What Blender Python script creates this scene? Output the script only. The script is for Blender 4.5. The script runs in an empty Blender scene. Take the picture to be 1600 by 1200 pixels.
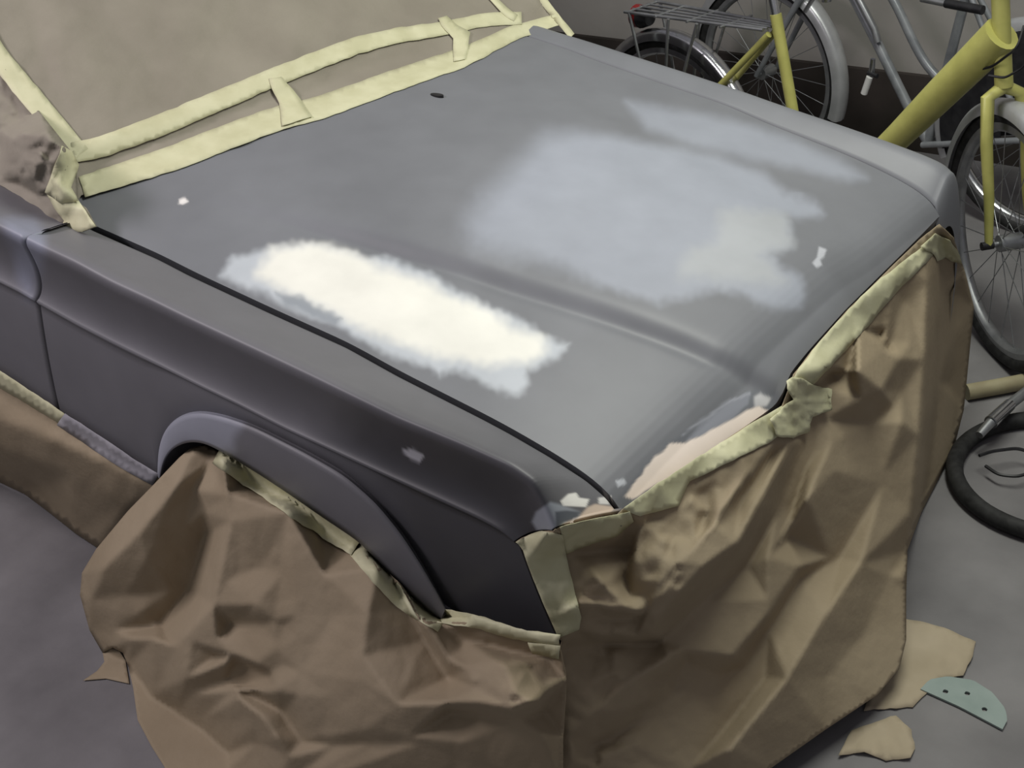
import bpy, bmesh, math, random
import numpy as np
from mathutils import Matrix, Vector, noise
from mathutils.geometry import delaunay_2d_cdt

random.seed(4)
scene = bpy.context.scene
C = scene.collection

# ------------------------------------------------------------------ camera
CR = np.array([[0.7760274603502103, 0.6208576603548419, -0.11098263990874746],
               [0.24961570670172728, -0.46394004261472954, -0.8499715500100226],
               [-0.5792006385961604, 0.6318982532317642, -0.5150060366757316]])
CL = np.array([1.0226588053235532, -1.9456935015522643, 1.8770922298793415])
CF = 2036.0588644767074
cam_data = bpy.data.cameras.new('camera')
cam_data.sensor_width = 36.0
cam_data.lens = 36.0 * CF / 1600.0
cam_data.clip_start = 0.05
cam = bpy.data.objects.new('camera', cam_data)
C.objects.link(cam)
cam.matrix_world = Matrix(((CR[0, 0], -CR[1, 0], -CR[2, 0], CL[0]),
                           (CR[0, 1], -CR[1, 1], -CR[2, 1], CL[1]),
                           (CR[0, 2], -CR[1, 2], -CR[2, 2], CL[2]), (0, 0, 0, 1)))
scene.camera = cam

# ------------------------------------------------------------------ world, lamps, exposure
world = bpy.data.worlds.new('World')
scene.world = world
world.use_nodes = True
world.node_tree.nodes['Background'].inputs[0].default_value = (0.95, 0.93, 1.0, 1)
world.node_tree.nodes['Background'].inputs[1].default_value = 0.21


def area_lamp(name, loc, target, sx, sy, power, col):
    d = bpy.data.lights.new(name, 'AREA')
    d.shape = 'RECTANGLE'
    d.size, d.size_y = sx, sy
    d.energy = power
    d.color = col
    o = bpy.data.objects.new(name, d)
    C.objects.link(o)
    o.location = loc
    o.rotation_euler = (Vector(target) - Vector(loc)).to_track_quat('-Z', 'Y').to_euler()
    return o


area_lamp('ceiling_tube_lamp', (0.05, 0.55, 2.80), (-0.2, 0.1, 0.5), 1.7, 0.6, 54, (0.98, 1.0, 0.90))
area_lamp('side_fill_light', (-1.9, -1.9, 2.7), (-0.8, -1.0, 0.3), 1.4, 0.4, 44, (1.0, 0.92, 0.97))  # unseen fill, added to brighten the left floor and hanging paper
scene.view_settings.view_transform = 'Standard'
scene.view_settings.look = 'None'
scene.view_settings.exposure = 0.0
scene.view_settings.gamma = 1.0
scene.view_settings.use_curve_mapping = False


# ------------------------------------------------------------------ point helpers
def rayd(u, v):
    return CR.T @ np.array([(u - 800) / CF, (v - 600) / CF, 1.0])


def at(u, v, t):
    return CL + rayd(u, v) * t


def t_axis(u, v, ax, val):
    return (val - CL[ax]) / rayd(u, v)[ax]


def on_axis(u, v, ax, val):
    return at(u, v, t_axis(u, v, ax, val))


def t_plane(u, v, p, n):
    return float(np.dot(np.array(p) - CL, n) / np.dot(rayd(u, v), n))


def t_of(P):
    return float(CR[2] @ (np.array(P) - CL))


def pix(P):
    c = (np.atleast_2d(P) - CL) @ CR.T
    return np.stack([800 + CF * c[:, 0] / c[:, 2], 600 + CF * c[:, 1] / c[:, 2]], 1)


def t_side(u, v, y0):      # near flank of the car, a plane that tapers in a little to the nose
    return t_plane(u, v, (-1.208, -y0, 0), np.array([0.05 / 1.208, -1.0, 0.0]))


def arc(pts, n):
    p = np.array(pts, float)
    d = np.concatenate([[0], np.cumsum(np.linalg.norm(np.diff(p, axis=0), axis=1))])
    s = np.linspace(0, d[-1], n)
    return np.stack([np.interp(s, d, p[:, k]) for k in range(p.shape[1])], 1)


def smooth_line(pts, n, it=2):
    p = arc(pts, n)
    for _ in range(it):
        q = p.copy()
        q[1:-1] = (p[:-2] + 2 * p[1:-1] + p[2:]) / 4
        p = q
    return p


# ------------------------------------------------------------------ object helpers
def tag(o, label=None, cat=None, group=None, kind=None):
    for k, x in (('label', label), ('category', cat), ('group', group), ('kind', kind)):
        if x:
            o[k] = x
    return o


def empty(name, loc, label, cat, group=None):
    o = bpy.data.objects.new(name, None)
    C.objects.link(o)
    o.empty_display_size = 0.1
    o.location = loc
    return tag(o, label, cat, group)


def mesh_obj(name, V, F, mat, parent=None, smooth=True, col=None):
    me = bpy.data.meshes.new(name)
    me.from_pydata([tuple(map(float, v)) for v in V], [], [tuple(int(i) for i in f) for f in F])
    me.validate()
    if smooth:
        me.polygons.foreach_set('use_smooth', [True] * len(me.polygons))
    if col is not None:
        a = me.color_attributes.new('paint', 'FLOAT_COLOR', 'POINT')
        c = np.ones((len(V), 4))
        c[:, :3] = col
        a.data.foreach_set('color', c.ravel())
    me.materials.append(mat)
    o = bpy.data.objects.new(name, me)
    C.objects.link(o)
    if parent:
        o.parent = parent
        pm = Matrix.Translation(parent.location) if parent.type == 'EMPTY' else parent_matrix(parent)
        o.matrix_parent_inverse = pm.inverted()
    return o


def parent_matrix(o):
    m = Matrix.Translation(o.location)
    return m


def grid_faces(nu, nv, off=0, closed=False):
    F = []
    for i in range(nu - 1):
        for j in range(nv if closed else nv - 1):
            k = (j + 1) % nv
            F.append((off + i * nv + j, off + i * nv + k, off + (i + 1) * nv + k, off + (i + 1) * nv + j))
    return F


class MB:
    def __init__(s):
        s.V, s.F = [], []

    def add(s, V, F):
        o = len(s.V)
        s.V += [tuple(v) for v in V]
        s.F += [tuple(i + o for i in f) for f in F]
        return s

    def tube(s, pts, r, n=10, caps=True, flat=None):
        P = np.array(pts, float)
        R = np.full(len(P), r) if np.isscalar(r) else np.array(r, float)
        T = np.gradient(P, axis=0)
        T /= np.linalg.norm(T, axis=1)[:, None] + 1e-12
        a = np.array([0, 0, 1.0]) if abs(T[0][2]) < 0.9 else np.array([1.0, 0, 0])
        N = np.cross(T[0], a)
        N /= np.linalg.norm(N)
        V = []
        for i in range(len(P)):
            N = N - T[i] * np.dot(N, T[i])
            N /= np.linalg.norm(N)
            B = np.cross(T[i], N)
            for k in range(n):
                w = 2 * math.pi * k / n
                V.append(P[i] + R[i] * (N * math.cos(w) + B * math.sin(w)))
        F = grid_faces(len(P), n, 0, True)
        if caps:
            F.append(tuple(range(n - 1, -1, -1)))
            F.append(tuple(range((len(P) - 1) * n, len(P) * n)))
        return s.add(V, F)

    def ring(s, c, ax, r, prof, a0=0.0, a1=2 * math.pi, n=64, up=None):
        # sweeps a closed profile [(radial, axial)...] about axis ax through c
        ax = np.array(ax, float)
        ax /= np.linalg.norm(ax)
        e = np.array(up if up is not None else (0, 0, 1.0), float)
        e = e - ax * np.dot(e, ax)
        e /= np.linalg.norm(e)
        f = np.cross(ax, e)
        full = abs(a1 - a0) > 6.28
        m = n if full else n + 1
        V = []
        for i in range(m):
            w = a0 + (a1 - a0) * i / n
            d = e * math.cos(w) + f * math.sin(w)
            for (pr, pa) in prof:
                V.append(np.array(c) + d * (r + pr) + ax * pa)
        k = len(prof)
        F = grid_faces(m, k, 0, True)
        if full:
            F += [((m - 1) * k + j, (m - 1) * k + (j + 1) % k, (j + 1) % k, j) for j in range(k)]
        else:
            F.append(tuple(range(k)))
            F.append(tuple(range((m - 1) * k, m * k)))
        return s.add(V, F)

    def box(s, c, ex, ey, ez):
        c, ex, ey, ez = (np.array(q, float) for q in (c, ex, ey, ez))
        V = [c + a * ex + b * ey + d * ez for a in (-1, 1) for b in (-1, 1) for d in (-1, 1)]
        F = [(0, 1, 3, 2), (4, 6, 7, 5), (0, 4, 5, 1), (2, 3, 7, 6), (0, 2, 6, 4), (1, 5, 7, 3)]
        return s.add(V, F)

    def build(s, name, mat, parent=None, smooth=True):
        o = mesh_obj(name, s.V, s.F, mat, parent, smooth)
        bm = bmesh.new()
        bm.from_mesh(o.data)
        bmesh.ops.recalc_face_normals(bm, faces=bm.faces)
        bm.to_mesh(o.data)
        bm.free()
        if smooth:
            try:
                o.data.set_sharp_from_angle(angle=math.radians(50))
            except Exception:
                pass
        return o


def circ(r, n=10, sx=1.0):
    return [(r * math.cos(2 * math.pi * k / n), sx * r * math.sin(2 * math.pi * k / n)) for k in range(n)]


# ------------------------------------------------------------------ materials
def new_mat(name):
    m = bpy.data.materials.new(name)
    m.use_nodes = True
    nt = m.node_tree
    return m, nt, nt.nodes['Principled BSDF']


def noise_mat(name, c0, c1, scale=8.0, rough=0.7, spec=0.3, metal=0.0, bump=0.0, bscale=60.0, detail=6.0, lo=0.35, hi=0.65):
    m, nt, b = new_mat(name)
    tc = nt.nodes.new('ShaderNodeTexCoord')
    n = nt.nodes.new('ShaderNodeTexNoise')
    n.inputs['Scale'].default_value = scale
    n.inputs['Detail'].default_value = detail
    r = nt.nodes.new('ShaderNodeValToRGB')
    r.color_ramp.elements[0].position, r.color_ramp.elements[1].position = lo, hi
    r.color_ramp.elements[0].color = (*c0, 1)
    r.color_ramp.elements[1].color = (*c1, 1)
    nt.links.new(tc.outputs['Object'], n.inputs['Vector'])
    nt.links.new(n.outputs['Fac'], r.inputs['Fac'])
    nt.links.new(r.outputs['Color'], b.inputs['Base Color'])
    b.inputs['Roughness'].default_value = rough
    b.inputs['Metallic'].default_value = metal
    b.inputs['Specular IOR Level'].default_value = spec
    if bump:
        n2 = nt.nodes.new('ShaderNodeTexNoise')
        n2.inputs['Scale'].default_value = bscale
        n2.inputs['Detail'].default_value = 8
        bp = nt.nodes.new('ShaderNodeBump')
        bp.inputs['Strength'].default_value = bump
        bp.inputs['Distance'].default_value = 0.01
        nt.links.new(tc.outputs['Object'], n2.inputs['Vector'])
        nt.links.new(n2.outputs['Fac'], bp.inputs['Height'])
        nt.links.new(bp.outputs['Normal'], b.inputs['Normal'])
    return m


def paint_mat():
    m, nt, b = new_mat('sanded_primer')
    at_ = nt.nodes.new('ShaderNodeAttribute')
    at_.attribute_name = 'paint'
    tc = nt.nodes.new('ShaderNodeTexCoord')
    n = nt.nodes.new('ShaderNodeTexNoise')
    n.inputs['Scale'].default_value = 9
    n.inputs['Detail'].default_value = 7
    mp = nt.nodes.new('ShaderNodeMapRange')
    mp.inputs['To Min'].default_value = 0.86
    mp.inputs['To Max'].default_value = 1.14
    mx = nt.nodes.new('ShaderNodeMix')
    mx.data_type = 'RGBA'
    mx.blend_type = 'MULTIPLY'
    mx.inputs[0].default_value = 1.0
    nt.links.new(tc.outputs['Object'], n.inputs['Vector'])
    nt.links.new(n.outputs['Fac'], mp.inputs['Value'])
    nt.links.new(at_.outputs['Color'], mx.inputs[6])
    nt.links.new(mp.outputs['Result'], mx.inputs[7])
    nt.links.new(mx.outputs[2], b.inputs['Base Color'])
    b.inputs['Roughness'].default_value = 0.5
    b.inputs['Specular IOR Level'].default_value = 0.45
    return m


M_PAINT = paint_mat()
M_PAPER = noise_mat('kraft_paper', (0.285, 0.228, 0.152), (0.33, 0.267, 0.182), 5, 0.75, 0.25, bump=0.10, bscale=70)
M_PAPER2 = noise_mat('pale_masking_paper', (0.228, 0.205, 0.166), (0.268, 0.243, 0.197), 5, 0.8, 0.2, bump=0.10, bscale=60)
M_GREYTAPE = noise_mat('overspray_grey_tape', (0.27, 0.262, 0.285), (0.32, 0.312, 0.335), 14, 0.6, 0.3)
M_SCRAP = noise_mat('tan_scrap_paper', (0.36, 0.30, 0.21), (0.44, 0.37, 0.27), 6, 0.8, 0.2)
M_TAPE = noise_mat('masking_tape', (0.50, 0.485, 0.31), (0.58, 0.565, 0.38), 14, 0.6, 0.3, bump=0.04, bscale=90)
M_FLOOR = noise_mat('concrete', (0.14, 0.135, 0.138), (0.24, 0.232, 0.235), 3.2, 0.85, 0.2, bump=0.12, bscale=40, lo=0.3, hi=0.7)
M_WALL = noise_mat('plaster_wall', (0.31, 0.295, 0.275), (0.37, 0.355, 0.33), 2.5, 0.9, 0.1, bump=0.1, bscale=30)
M_YELLOW = noise_mat('yellow_bicycle_paint', (0.42, 0.41, 0.12), (0.50, 0.485, 0.15), 20, 0.38, 0.5)
M_CHROME = noise_mat('chrome', (0.62, 0.63, 0.65), (0.75, 0.76, 0.78), 30, 0.22, 0.5, metal=1.0)
M_ALLOY = noise_mat('dull_alloy', (0.30, 0.31, 0.32), (0.40, 0.41, 0.42), 30, 0.4, 0.5, metal=0.8)
M_GUARD = noise_mat('silver_mudguard', (0.42, 0.43, 0.44), (0.5, 0.51, 0.52), 20, 0.35, 0.5, metal=0.4)
M_RUBBER = noise_mat('black_rubber', (0.012, 0.012, 0.012), (0.03, 0.03, 0.03), 40, 0.7, 0.3)
M_BLACK = noise_mat('black_plastic', (0.008, 0.008, 0.01), (0.02, 0.02, 0.022), 30, 0.5, 0.4)
M_GREYBIKE = noise_mat('silver_bicycle_paint', (0.22, 0.235, 0.25), (0.30, 0.315, 0.33), 25, 0.35, 0.5, metal=0.3)
M_RED = noise_mat('red_reflector', (0.20, 0.012, 0.012), (0.28, 0.02, 0.02), 60, 0.25, 0.5)
M_BEIGE = noise_mat('beige_tube', (0.30, 0.26, 0.16), (0.36, 0.32, 0.20), 20, 0.5, 0.4)
M_MINT = noise_mat('mint_plastic', (0.22, 0.28, 0.26), (0.28, 0.34, 0.32), 12, 0.5, 0.4)
M_DARKBAY = noise_mat('dark_bay', (0.02, 0.02, 0.018), (0.035, 0.033, 0.028), 20, 0.9, 0.1)
M_WHITE = noise_mat('white_plastic', (0.72, 0.72, 0.70), (0.8, 0.8, 0.78), 20, 0.4, 0.4)


# ------------------------------------------------------------------ soft polygon masks for paint and filler
def sdist(P, poly):
    # signed pixel distance, positive inside
    poly = np.array(poly, float)
    d2 = np.full(len(P), 1e18)
    ins = np.zeros(len(P), bool)
    for a, b in zip(poly, np.roll(poly, -1, 0)):
        e = b - a
        w = P - a
        s = np.clip((w @ e) / (e @ e + 1e-9), 0, 1)
        q = w - s[:, None] * e
        d2 = np.minimum(d2, (q ** 2).sum(1))
        c = ((a[1] <= P[:, 1]) & (b[1] > P[:, 1])) | ((b[1] <= P[:, 1]) & (a[1] > P[:, 1]))
        xi = a[0] + (P[:, 1] - a[1]) / (b[1] - a[1] if b[1] != a[1] else 1e-9) * e[0]
        ins ^= c & (P[:, 0] < xi)
    d = np.sqrt(d2)
    return np.where(ins, d, -d)


def nz(P, s, seed=0.0):
    return np.array([noise.noise((p[0] * s, p[1] * s, seed)) for p in P])


def sstep(x, a, b):
    k = np.clip((x - a) / (b - a), 0, 1)
    return k * k * (3 - 2 * k)


def blend(col, mask, c):
    return col * (1 - mask[:, None]) + np.array(c)[None, :] * mask[:, None]


# ------------------------------------------------------------------ the setting
def quad(name, pts, mat, kind='structure'):
    V = np.array(pts, float)
    return tag(mesh_obj(name, V, [(0, 1, 2, 3)], mat, None, False), kind=kind)


WALL_Y = 2.36
mb = MB().box((0.3, 0, -0.05), (5, 0, 0), (0, 4.5, 0), (0, 0, 0.05))
tag(mb.build('floor', M_FLOOR, None, False), kind='structure')
mb = MB().box((0.3, WALL_Y + 0.06, 1.4), (5, 0, 0), (0, 0.06, 0), (0, 0, 1.4))
tag(mb.build('wall_back', M_WALL, None, False), kind='structure')

mb = MB().box((0.3, WALL_Y - 0.012, 0.14), (5, 0, 0), (0, 0.012, 0), (0, 0, 0.14))  # added dark band, stands in for the shade low on the back wall
tag(mb.build('shade_band_back', noise_mat('wall_foot_shade', (0.035, 0.03, 0.026), (0.06, 0.05, 0.045), 4, 0.8, 0.2), None, False), kind='structure')

mb = MB().box((-4.76, -1.0, 1.4), (0.06, 0, 0), (0, 3.4, 0), (0, 0, 1.4))
tag(mb.build('wall_left', M_WALL, None, False), kind='structure')

# ------------------------------------------------------------------ CAR
LH, WR, WF = 1.208, 0.670, 0.619
car = empty('car', (-0.9, 0, 0), 'old grey car in sanded primer with filler patches, masked with brown paper', 'car')


def hw(x):
    return WR - (WR - WF) * (x + LH) / LH


GAP = [(150, 355), (250, 399), (300, 425), (422, 482), (544, 537), (625, 582), (759, 650), (800, 672), (862, 708), (919, 745), (950, 772), (968, 796)]
nG = np.array([(WR - WF) / LH, -1.0, 0.0])
gp = np.array([at(u, v, t_plane(u, v, (-LH, -WR, 0), nG)) for u, v in smooth_line(GAP, 60, 3)])
gx, gz = gp[:, 0], gp[:, 2]
sl0 = (gz[8] - gz[0]) / (gx[8] - gx[0])
gx = np.concatenate([[gx[0] - 0.4], gx, [gx[-1] + 0.12]])
gz = np.concatenate([[gz[0] - 0.4 * sl0], gz, [gz[-1] - 0.12 * 0.75]])


def hood_z(x, y):
    x, y = np.asarray(x, float), np.asarray(y, float)
    w = hw(x)
    q = np.clip(np.abs(y) / w, 0, 1.2)
    z = np.interp(x, gx, gz) + 0.020 * (1 - q ** 2)
    k = np.clip((x + LH - 0.06) / 0.5, 0, 1)           # the raised centre grows out of the cowl
    k = k * k * (3 - 2 * k)
    yc = np.interp(x, [-1.3, -1.0, -0.814, -0.636, -0.501, -0.346, -0.188, -0.055, 0.04], [0.48, 0.434, 0.392, 0.36, 0.33, 0.295, 0.262, 0.230, 0.18])
    b = 1 / (1 + np.exp((np.abs(y) - yc) / np.where(y < 0, 0.009, 0.035)))
    g = np.exp(-((np.abs(y) - yc - 0.018) / 0.016) ** 2) * (y < 0)
    return z + k * (0.019 * b - 0.005 * g)


def t_hood(u, v):
    lo, hi = 1.2, 5.0
    d = rayd(u, v)
    f = lambda t: (CL + d * t)[2] - float(hood_z((CL + d * t)[0], (CL + d * t)[1]))
    a = lo
    n = 60
    for i in range(n):
        b = lo + (hi - lo) * (i + 1) / n
        if f(b) < 0:
            break
        a = b
    for _ in range(40):
        m = (a + b) / 2
        if f(m) > 0:
            a = m
        else:
            b = m
    return (a + b) / 2


FRONT = [(972, 795), (1030, 751), (1100, 705), (1160, 665), (1208, 632), (1224, 610), (1232, 582), (1262, 545), (1320, 481), (1390, 412), (1440, 363), (1466, 336)]
fp = np.array([at(u, v, t_hood(u, v)) for u, v in smooth_line(FRONT, 60, 1)])
o_ = np.argsort(fp[:, 1])
fy, fx = fp[o_, 1], fp[o_, 0]
REARP = [(127, 305), (267, 263), (383, 220), (500, 185), (633, 135), (727, 100), (863, 32)]
rp = np.array([at(u, v, t_hood(u, v)) for u, v in REARP])
NX, NY = 330, 300
qs = np.linspace(-1, 1, NY)
V = []
for i in range(NX):
    s = 1 - (1 - i / (NX - 1)) ** 1.35
    for q in qs:
        y = q * WF
        xf = float(np.interp(y, fy, fx))
        x = -1.62 + (xf + 1.62) * s
        yy = q * (hw(x) - 0.003)
        V.append((x, yy, float(hood_z(x, yy)) - 0.006 * (max(0, (s - 0.985)) / 0.015) ** 2))
V = np.array(V)
top_n = len(V)
F = [tuple(reversed(f)) for f in grid_faces(NX, NY)]
# turned-down flanges of the hood: sides and front
ring_i = [i * NY for i in range(NX)] + [(NX - 1) * NY + j for j in range(1, NY)] + [i * NY + NY - 1 for i in range(NX - 2, -1, -1)]
fl1 = np.array([V[i] * np.array([1, 0.978, 1]) - np.array([0.008, 0, 0.030]) for i in ring_i])
o1 = len(V)
V = np.concatenate([V, fl1])
for a in range(len(ring_i) - 1):
    F.append((ring_i[a], ring_i[a + 1], o1 + a + 1, o1 + a))
PX = pix(V)
qn = np.where(PX[:, 1] < 300, 0.35, 1.0)[:, None]
PXn = PX + qn * np.stack([nz(PX, 0.03, 3.1) * 6 + nz(PX, 0.09, 7.7) * 4, nz(PX, 0.03, 9.4) * 6 + nz(PX, 0.09, 1.7) * 4], 1)
GREY = (0.166, 0.171, 0.187)
PALE = (0.300, 0.318, 0.368)
col = np.tile(np.array(GREY), (len(V), 1))
col *= (1 + 0.10 * nz(PX, 0.006, 5.0))[:, None]
pale1 = [(853, 212), (900, 207), (960, 214), (1040, 229), (1120, 246), (1190, 270), (1228, 300), (1275, 318), (1283, 334), (1262, 340), (1230, 335), (1238, 362), (1234, 385),
         (1205, 400), (1218, 415), (1252, 432), (1256, 466), (1246, 482), (1205, 478), (1170, 463), (1120, 452), (1075, 462), (1030, 470), (985, 462), (930, 440), (880, 415), (830, 402),
         (775, 392), (740, 378), (738, 345), (760, 310), (800, 270)]
fe = 1 + 2.0 * np.clip((950 - PX[:, 0]) / 200, 0, 1)
m = sstep(sdist(PXn, pale1) / fe, -14, 12)
col = blend(col, m * 0.95, PALE)
pale2 = [(980, 158), (1040, 170), (1110, 182), (1190, 202), (1260, 228), (1310, 250), (1352, 278), (1325, 281), (1250, 263), (1180, 250), (1080, 226), (1010, 200)]
col = blend(col, sstep(sdist(PXn, pale2), -14, 12) * 0.8, PALE)
tint = [(1130, 330), (1225, 335), (1235, 380), (1190, 400), (1225, 440), (1150, 440), (1060, 430), (1080, 390), (1120, 380)]
col = blend(col, sstep(sdist(PXn, tint), -18, 14) * 0.45, (0.42, 0.43, 0.42))
w_out = [(345, 430), (362, 402), (400, 395), (440, 382), (490, 380), (540, 392), (575, 405), (600, 405), (625, 412), (665, 424), (690, 442), (750, 468), (775, 485), (835, 512), (850, 526),
         (888, 540), (868, 558), (840, 575), (822, 578), (824, 600), (812, 618), (770, 606), (740, 590), (700, 578), (688, 588), (672, 572), (620, 560), (575, 535), (520, 505), (470, 490), (420, 462), (380, 448)]
w_in = [(405, 430), (432, 392), (490, 386), (540, 398), (590, 425), (650, 440), (700, 468), (745, 480), (800, 520), (842, 530), (845, 548), (820, 562), (740, 562), (690, 552), (640, 535), (600, 520), (545, 495), (500, 470), (450, 450)]
col = blend(col, sstep(sdist(PXn, w_out), -9, 9) * 0.92, (0.48, 0.51, 0.55))
col = blend(col, sstep(sdist(PXn, w_in), -20, 8), (0.77, 0.76, 0.70))
hole = [(432, 456), (455, 460), (500, 478), (532, 498), (522, 506), (490, 492), (450, 476)]
col = blend(col, sstep(sdist(PXn, hole), -7, 5) * 0.8, (0.22, 0.24, 0.27))
strip = [(975, 777), (1000, 744), (1025, 712), (1047, 695), (1072, 692), (1112, 672), (1169, 641), (1186, 636), (1200, 641), (1187, 655), (1144, 684), (1100, 712), (1066, 737), (1025, 756), (987, 780)]

strip_o = [(965, 785), (1000, 735), (1040, 695), (1100, 660), (1180, 610), (1212, 612), (1225, 630), (1160, 672), (1040, 748), (975, 796)]
PXs = PX + np.stack([nz(PX, 0.06, 3.1) * 3, nz(PX, 0.06, 9.4) * 3], 1)
col = blend(col, sstep(sdist(PXs, strip_o), -6, 4) * 0.55, (0.13, 0.14, 0.16))
col = blend(col, sstep(sdist(PXs, [(1072, 690), (1097, 659), (1140, 628), (1172, 617), (1169, 631), (1144, 653), (1112, 672)]), -3, 2) * 0.8, (0.25, 0.26, 0.30))
col = blend(col, sstep(sdist(PXs, [(1054, 688), (1060, 684), (1095, 654), (1140, 624), (1172, 612), (1172, 617), (1140, 629), (1097, 660)]), -1.5, 1.5) * 0.7, (0.36, 0.37, 0.42))
col = blend(col, sstep(sdist(PXs, [(1178, 620), (1190, 612), (1204, 622), (1198, 634), (1180, 637)]), -3, 3) * 0.9, (0.55, 0.54, 0.55))
col = blend(col, sstep(sdist(PXs, strip), -2.5, 2), (0.84, 0.73, 0.65))
for pl, c in (([(1280, 386), (1291, 390), (1287, 401), (1281, 406), (1284, 414), (1276, 418), (1270, 411), (1277, 402)], (0.45, 0.46, 0.50)), ([(281, 312), (288, 309), (294, 315), (286, 319), (280, 318)], (0.75, 0.72, 0.70)),
              ([(962, 752), (975, 748), (978, 756), (966, 760)], (0.5, 0.52, 0.56)), ([(940, 778), (955, 776), (952, 786), (938, 786)], (0.7, 0.68, 0.66))):
    col = blend(col, sstep(sdist(PX, pl), -2.5, 1.5), c)
hood = mesh_obj('hood', V, F, M_PAINT, car, True, col)
hood.data.set_sharp_from_angle(angle=math.radians(40))

# washer nozzle hole on the hood
P0 = at(683, 150, t_hood(683, 150))
n_t = 0.0
mb = MB().tube([P0 + np.array([0, 0, -0.004]), P0 + np.array([0, 0, 0.004])], 0.0145, 16)
V2 = [(P0[0] + (v[0] - P0[0]) * 1.35, P0[1] + (v[1] - P0[1]) * 0.55, v[2]) for v in mb.V]
mb.V = V2
tag(mb.build('washer_nozzle', M_BLACK, car), 'black washer nozzle')

# ---- near flank: door and front fender, lofted through gap, shoulder, crease and lower edge
SH = [(-210, 251), (40, 372), (67, 385), (117, 408), (175, 440), (233, 466), (292, 495), (400, 545), (500, 592), (620, 650), (720, 690), (800, 725), (838, 752), (858, 792), (872, 826)]
CRS = [(-190, 345), (0, 440), (30, 455), (55, 470), (117, 505), (175, 535), (250, 572), (310, 603), (370, 632), (440, 668), (520, 705), (600, 742), (680, 778), (745, 808), (782, 828), (803, 846)]
BOT = [(-150, 505), (0, 583), (70, 625), (145, 675), (200, 715), (247, 740), (248, 700), (258, 668), (280, 648), (310, 640), (350, 647), (400, 664), (480, 704), (540, 738), (590, 782), (630, 832), (660, 880),
       (685, 925), (697, 950), (750, 962), (800, 980), (870, 996)]
LIP = [(250, 748), (255, 718), (268, 700), (293, 689), (318, 691), (345, 705), (400, 738), (450, 771), (500, 806), (560, 846), (600, 886), (640, 927), (672, 957), (690, 968)]
GAPX = [(-100, 232), (0, 281)] + GAP


def split_at(line, keys, counts):
    p = arc(line, 1600)
    idx = [int(np.argmin(((p - np.array(k)) ** 2).sum(1))) for k in keys]
    out = []
    for a, b, n in zip(idx[:-1], idx[1:], counts):
        out.append(arc(p[a:b + 1], n + 1)[:-1])
    out.append(p[idx[-1]:idx[-1] + 1])
    return np.concatenate(out)


_a, _b = BOT.index((247, 740)), BOT.index((697, 950))
BOT = BOT[:_a] + [tuple(p) for p in smooth_line(BOT[_a:_b + 1], 120, 14)] + BOT[_b + 1:]
LIP = smooth_line(LIP, 120, 14)
CNT = (26, 34, 110, 40)
colsB = split_at(BOT, [(-150, 505), (92, 640), (247, 740), (697, 950), (870, 996)], CNT)
colsC = split_at(smooth_line(CRS, 200, 4), [(-190, 345), (55, 471), (215, 555), (668, 772), (803, 846)], CNT)
colsS = split_at(smooth_line(SH, 200, 4), [(-210, 251), (40, 372), (190, 448), (652, 664), (872, 826)], CNT)
colsG = split_at(smooth_line(GAPX, 200, 2) + np.array([-3.2, 6.6]), [(-103, 239), (115, 347), (267, 415), (742, 649), (965, 802)], CNT)
NC = len(colsB)
K1, K2, K3 = CNT[0], CNT[0] + CNT[1], CNT[0] + CNT[1] + CNT[2]
lipc = arc(LIP, CNT[2] + 1)


def bez(a, c, b, n):
    s = np.linspace(0, 1, n)[:, None]
    return (1 - s) ** 2 * a + 2 * s * (1 - s) * c + s ** 2 * b


sections = []
for i in range(NC):
    ug, us, uc, ub = colsG[i], colsS[i], colsC[i], colsB[i]
    G = at(*ug, t_plane(*ug, (-LH, -WR - 0.015, 0), nG))
    S = at(*us, t_side(*us, 0.840))
    Cc = at(*uc, t_side(*uc, 0.822))
    inarch = K2 <= i <= K3
    B = at(*ub, t_side(*ub, 0.812))
    out = np.array([0.0, -1.0, 0.0])
    A = G + (S - G) * 0.78 + np.array([0, 0, 0.004])
    D = S + (Cc - S) * 0.14
    sec = [G + np.array([0, 0.006, -0.03]), G + np.array([0, 0.0, -0.004])]
    sec += list(bez(G, (G + A) / 2 + np.array([0, 0, 0.003]), A, 24))
    Sx = S + np.array([0, -0.006, 0.010])
    sec += list(bez(A, Sx, D, 24)[1:])
    Cm = D + (Cc - D) * 0.86 - out * 0.036
    sec += list(bez(D, Cm, Cc, 20)[1:])
    L1 = Cc + (B - Cc) * 0.05 - out * 0.007
    L1 = L1 if True else L1
    sec += list(bez(Cc, Cc + (B - Cc) * 0.02, L1, 4)[1:])
    sec += list(bez(L1, (L1 + B) / 2 + out * 0.006, B, 18)[1:])
    sections.append(np.array(sec))
sections = np.array(sections)
NS = sections.shape[1]
# edge of the arch flare: a band standing 12 mm proud, then turned in under the arch
flare = []
for i in range(K2, K3 + 1):
    j = i - K2
    ub, ul = colsB[i], lipc[j]
    B = at(*ub, t_side(*ub, 0.812))
    B2 = at(*(ub * 0.93 + ul * 0.07), t_side(*(ub * 0.93 + ul * 0.07), 0.832))
    Lp = at(*ul, t_side(*ul, 0.838))
    row = [B + np.array([0, 0.004, 0]), B] + list(bez(B, (B + B2) / 2 + np.array([0, -0.004, 0.001]), B2, 4)[1:]) + list(bez(B2, (B2 + Lp) / 2 + np.array([0, -0.005, 0]), Lp, 8)[1:])
    row += [Lp + np.array([0, 0.006, 0.002]), Lp + np.array([0, 0.05, 0.010]), Lp + np.array([0, 0.13, 0.016])]
    flare.append(row)
flare = np.array(flare)


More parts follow.
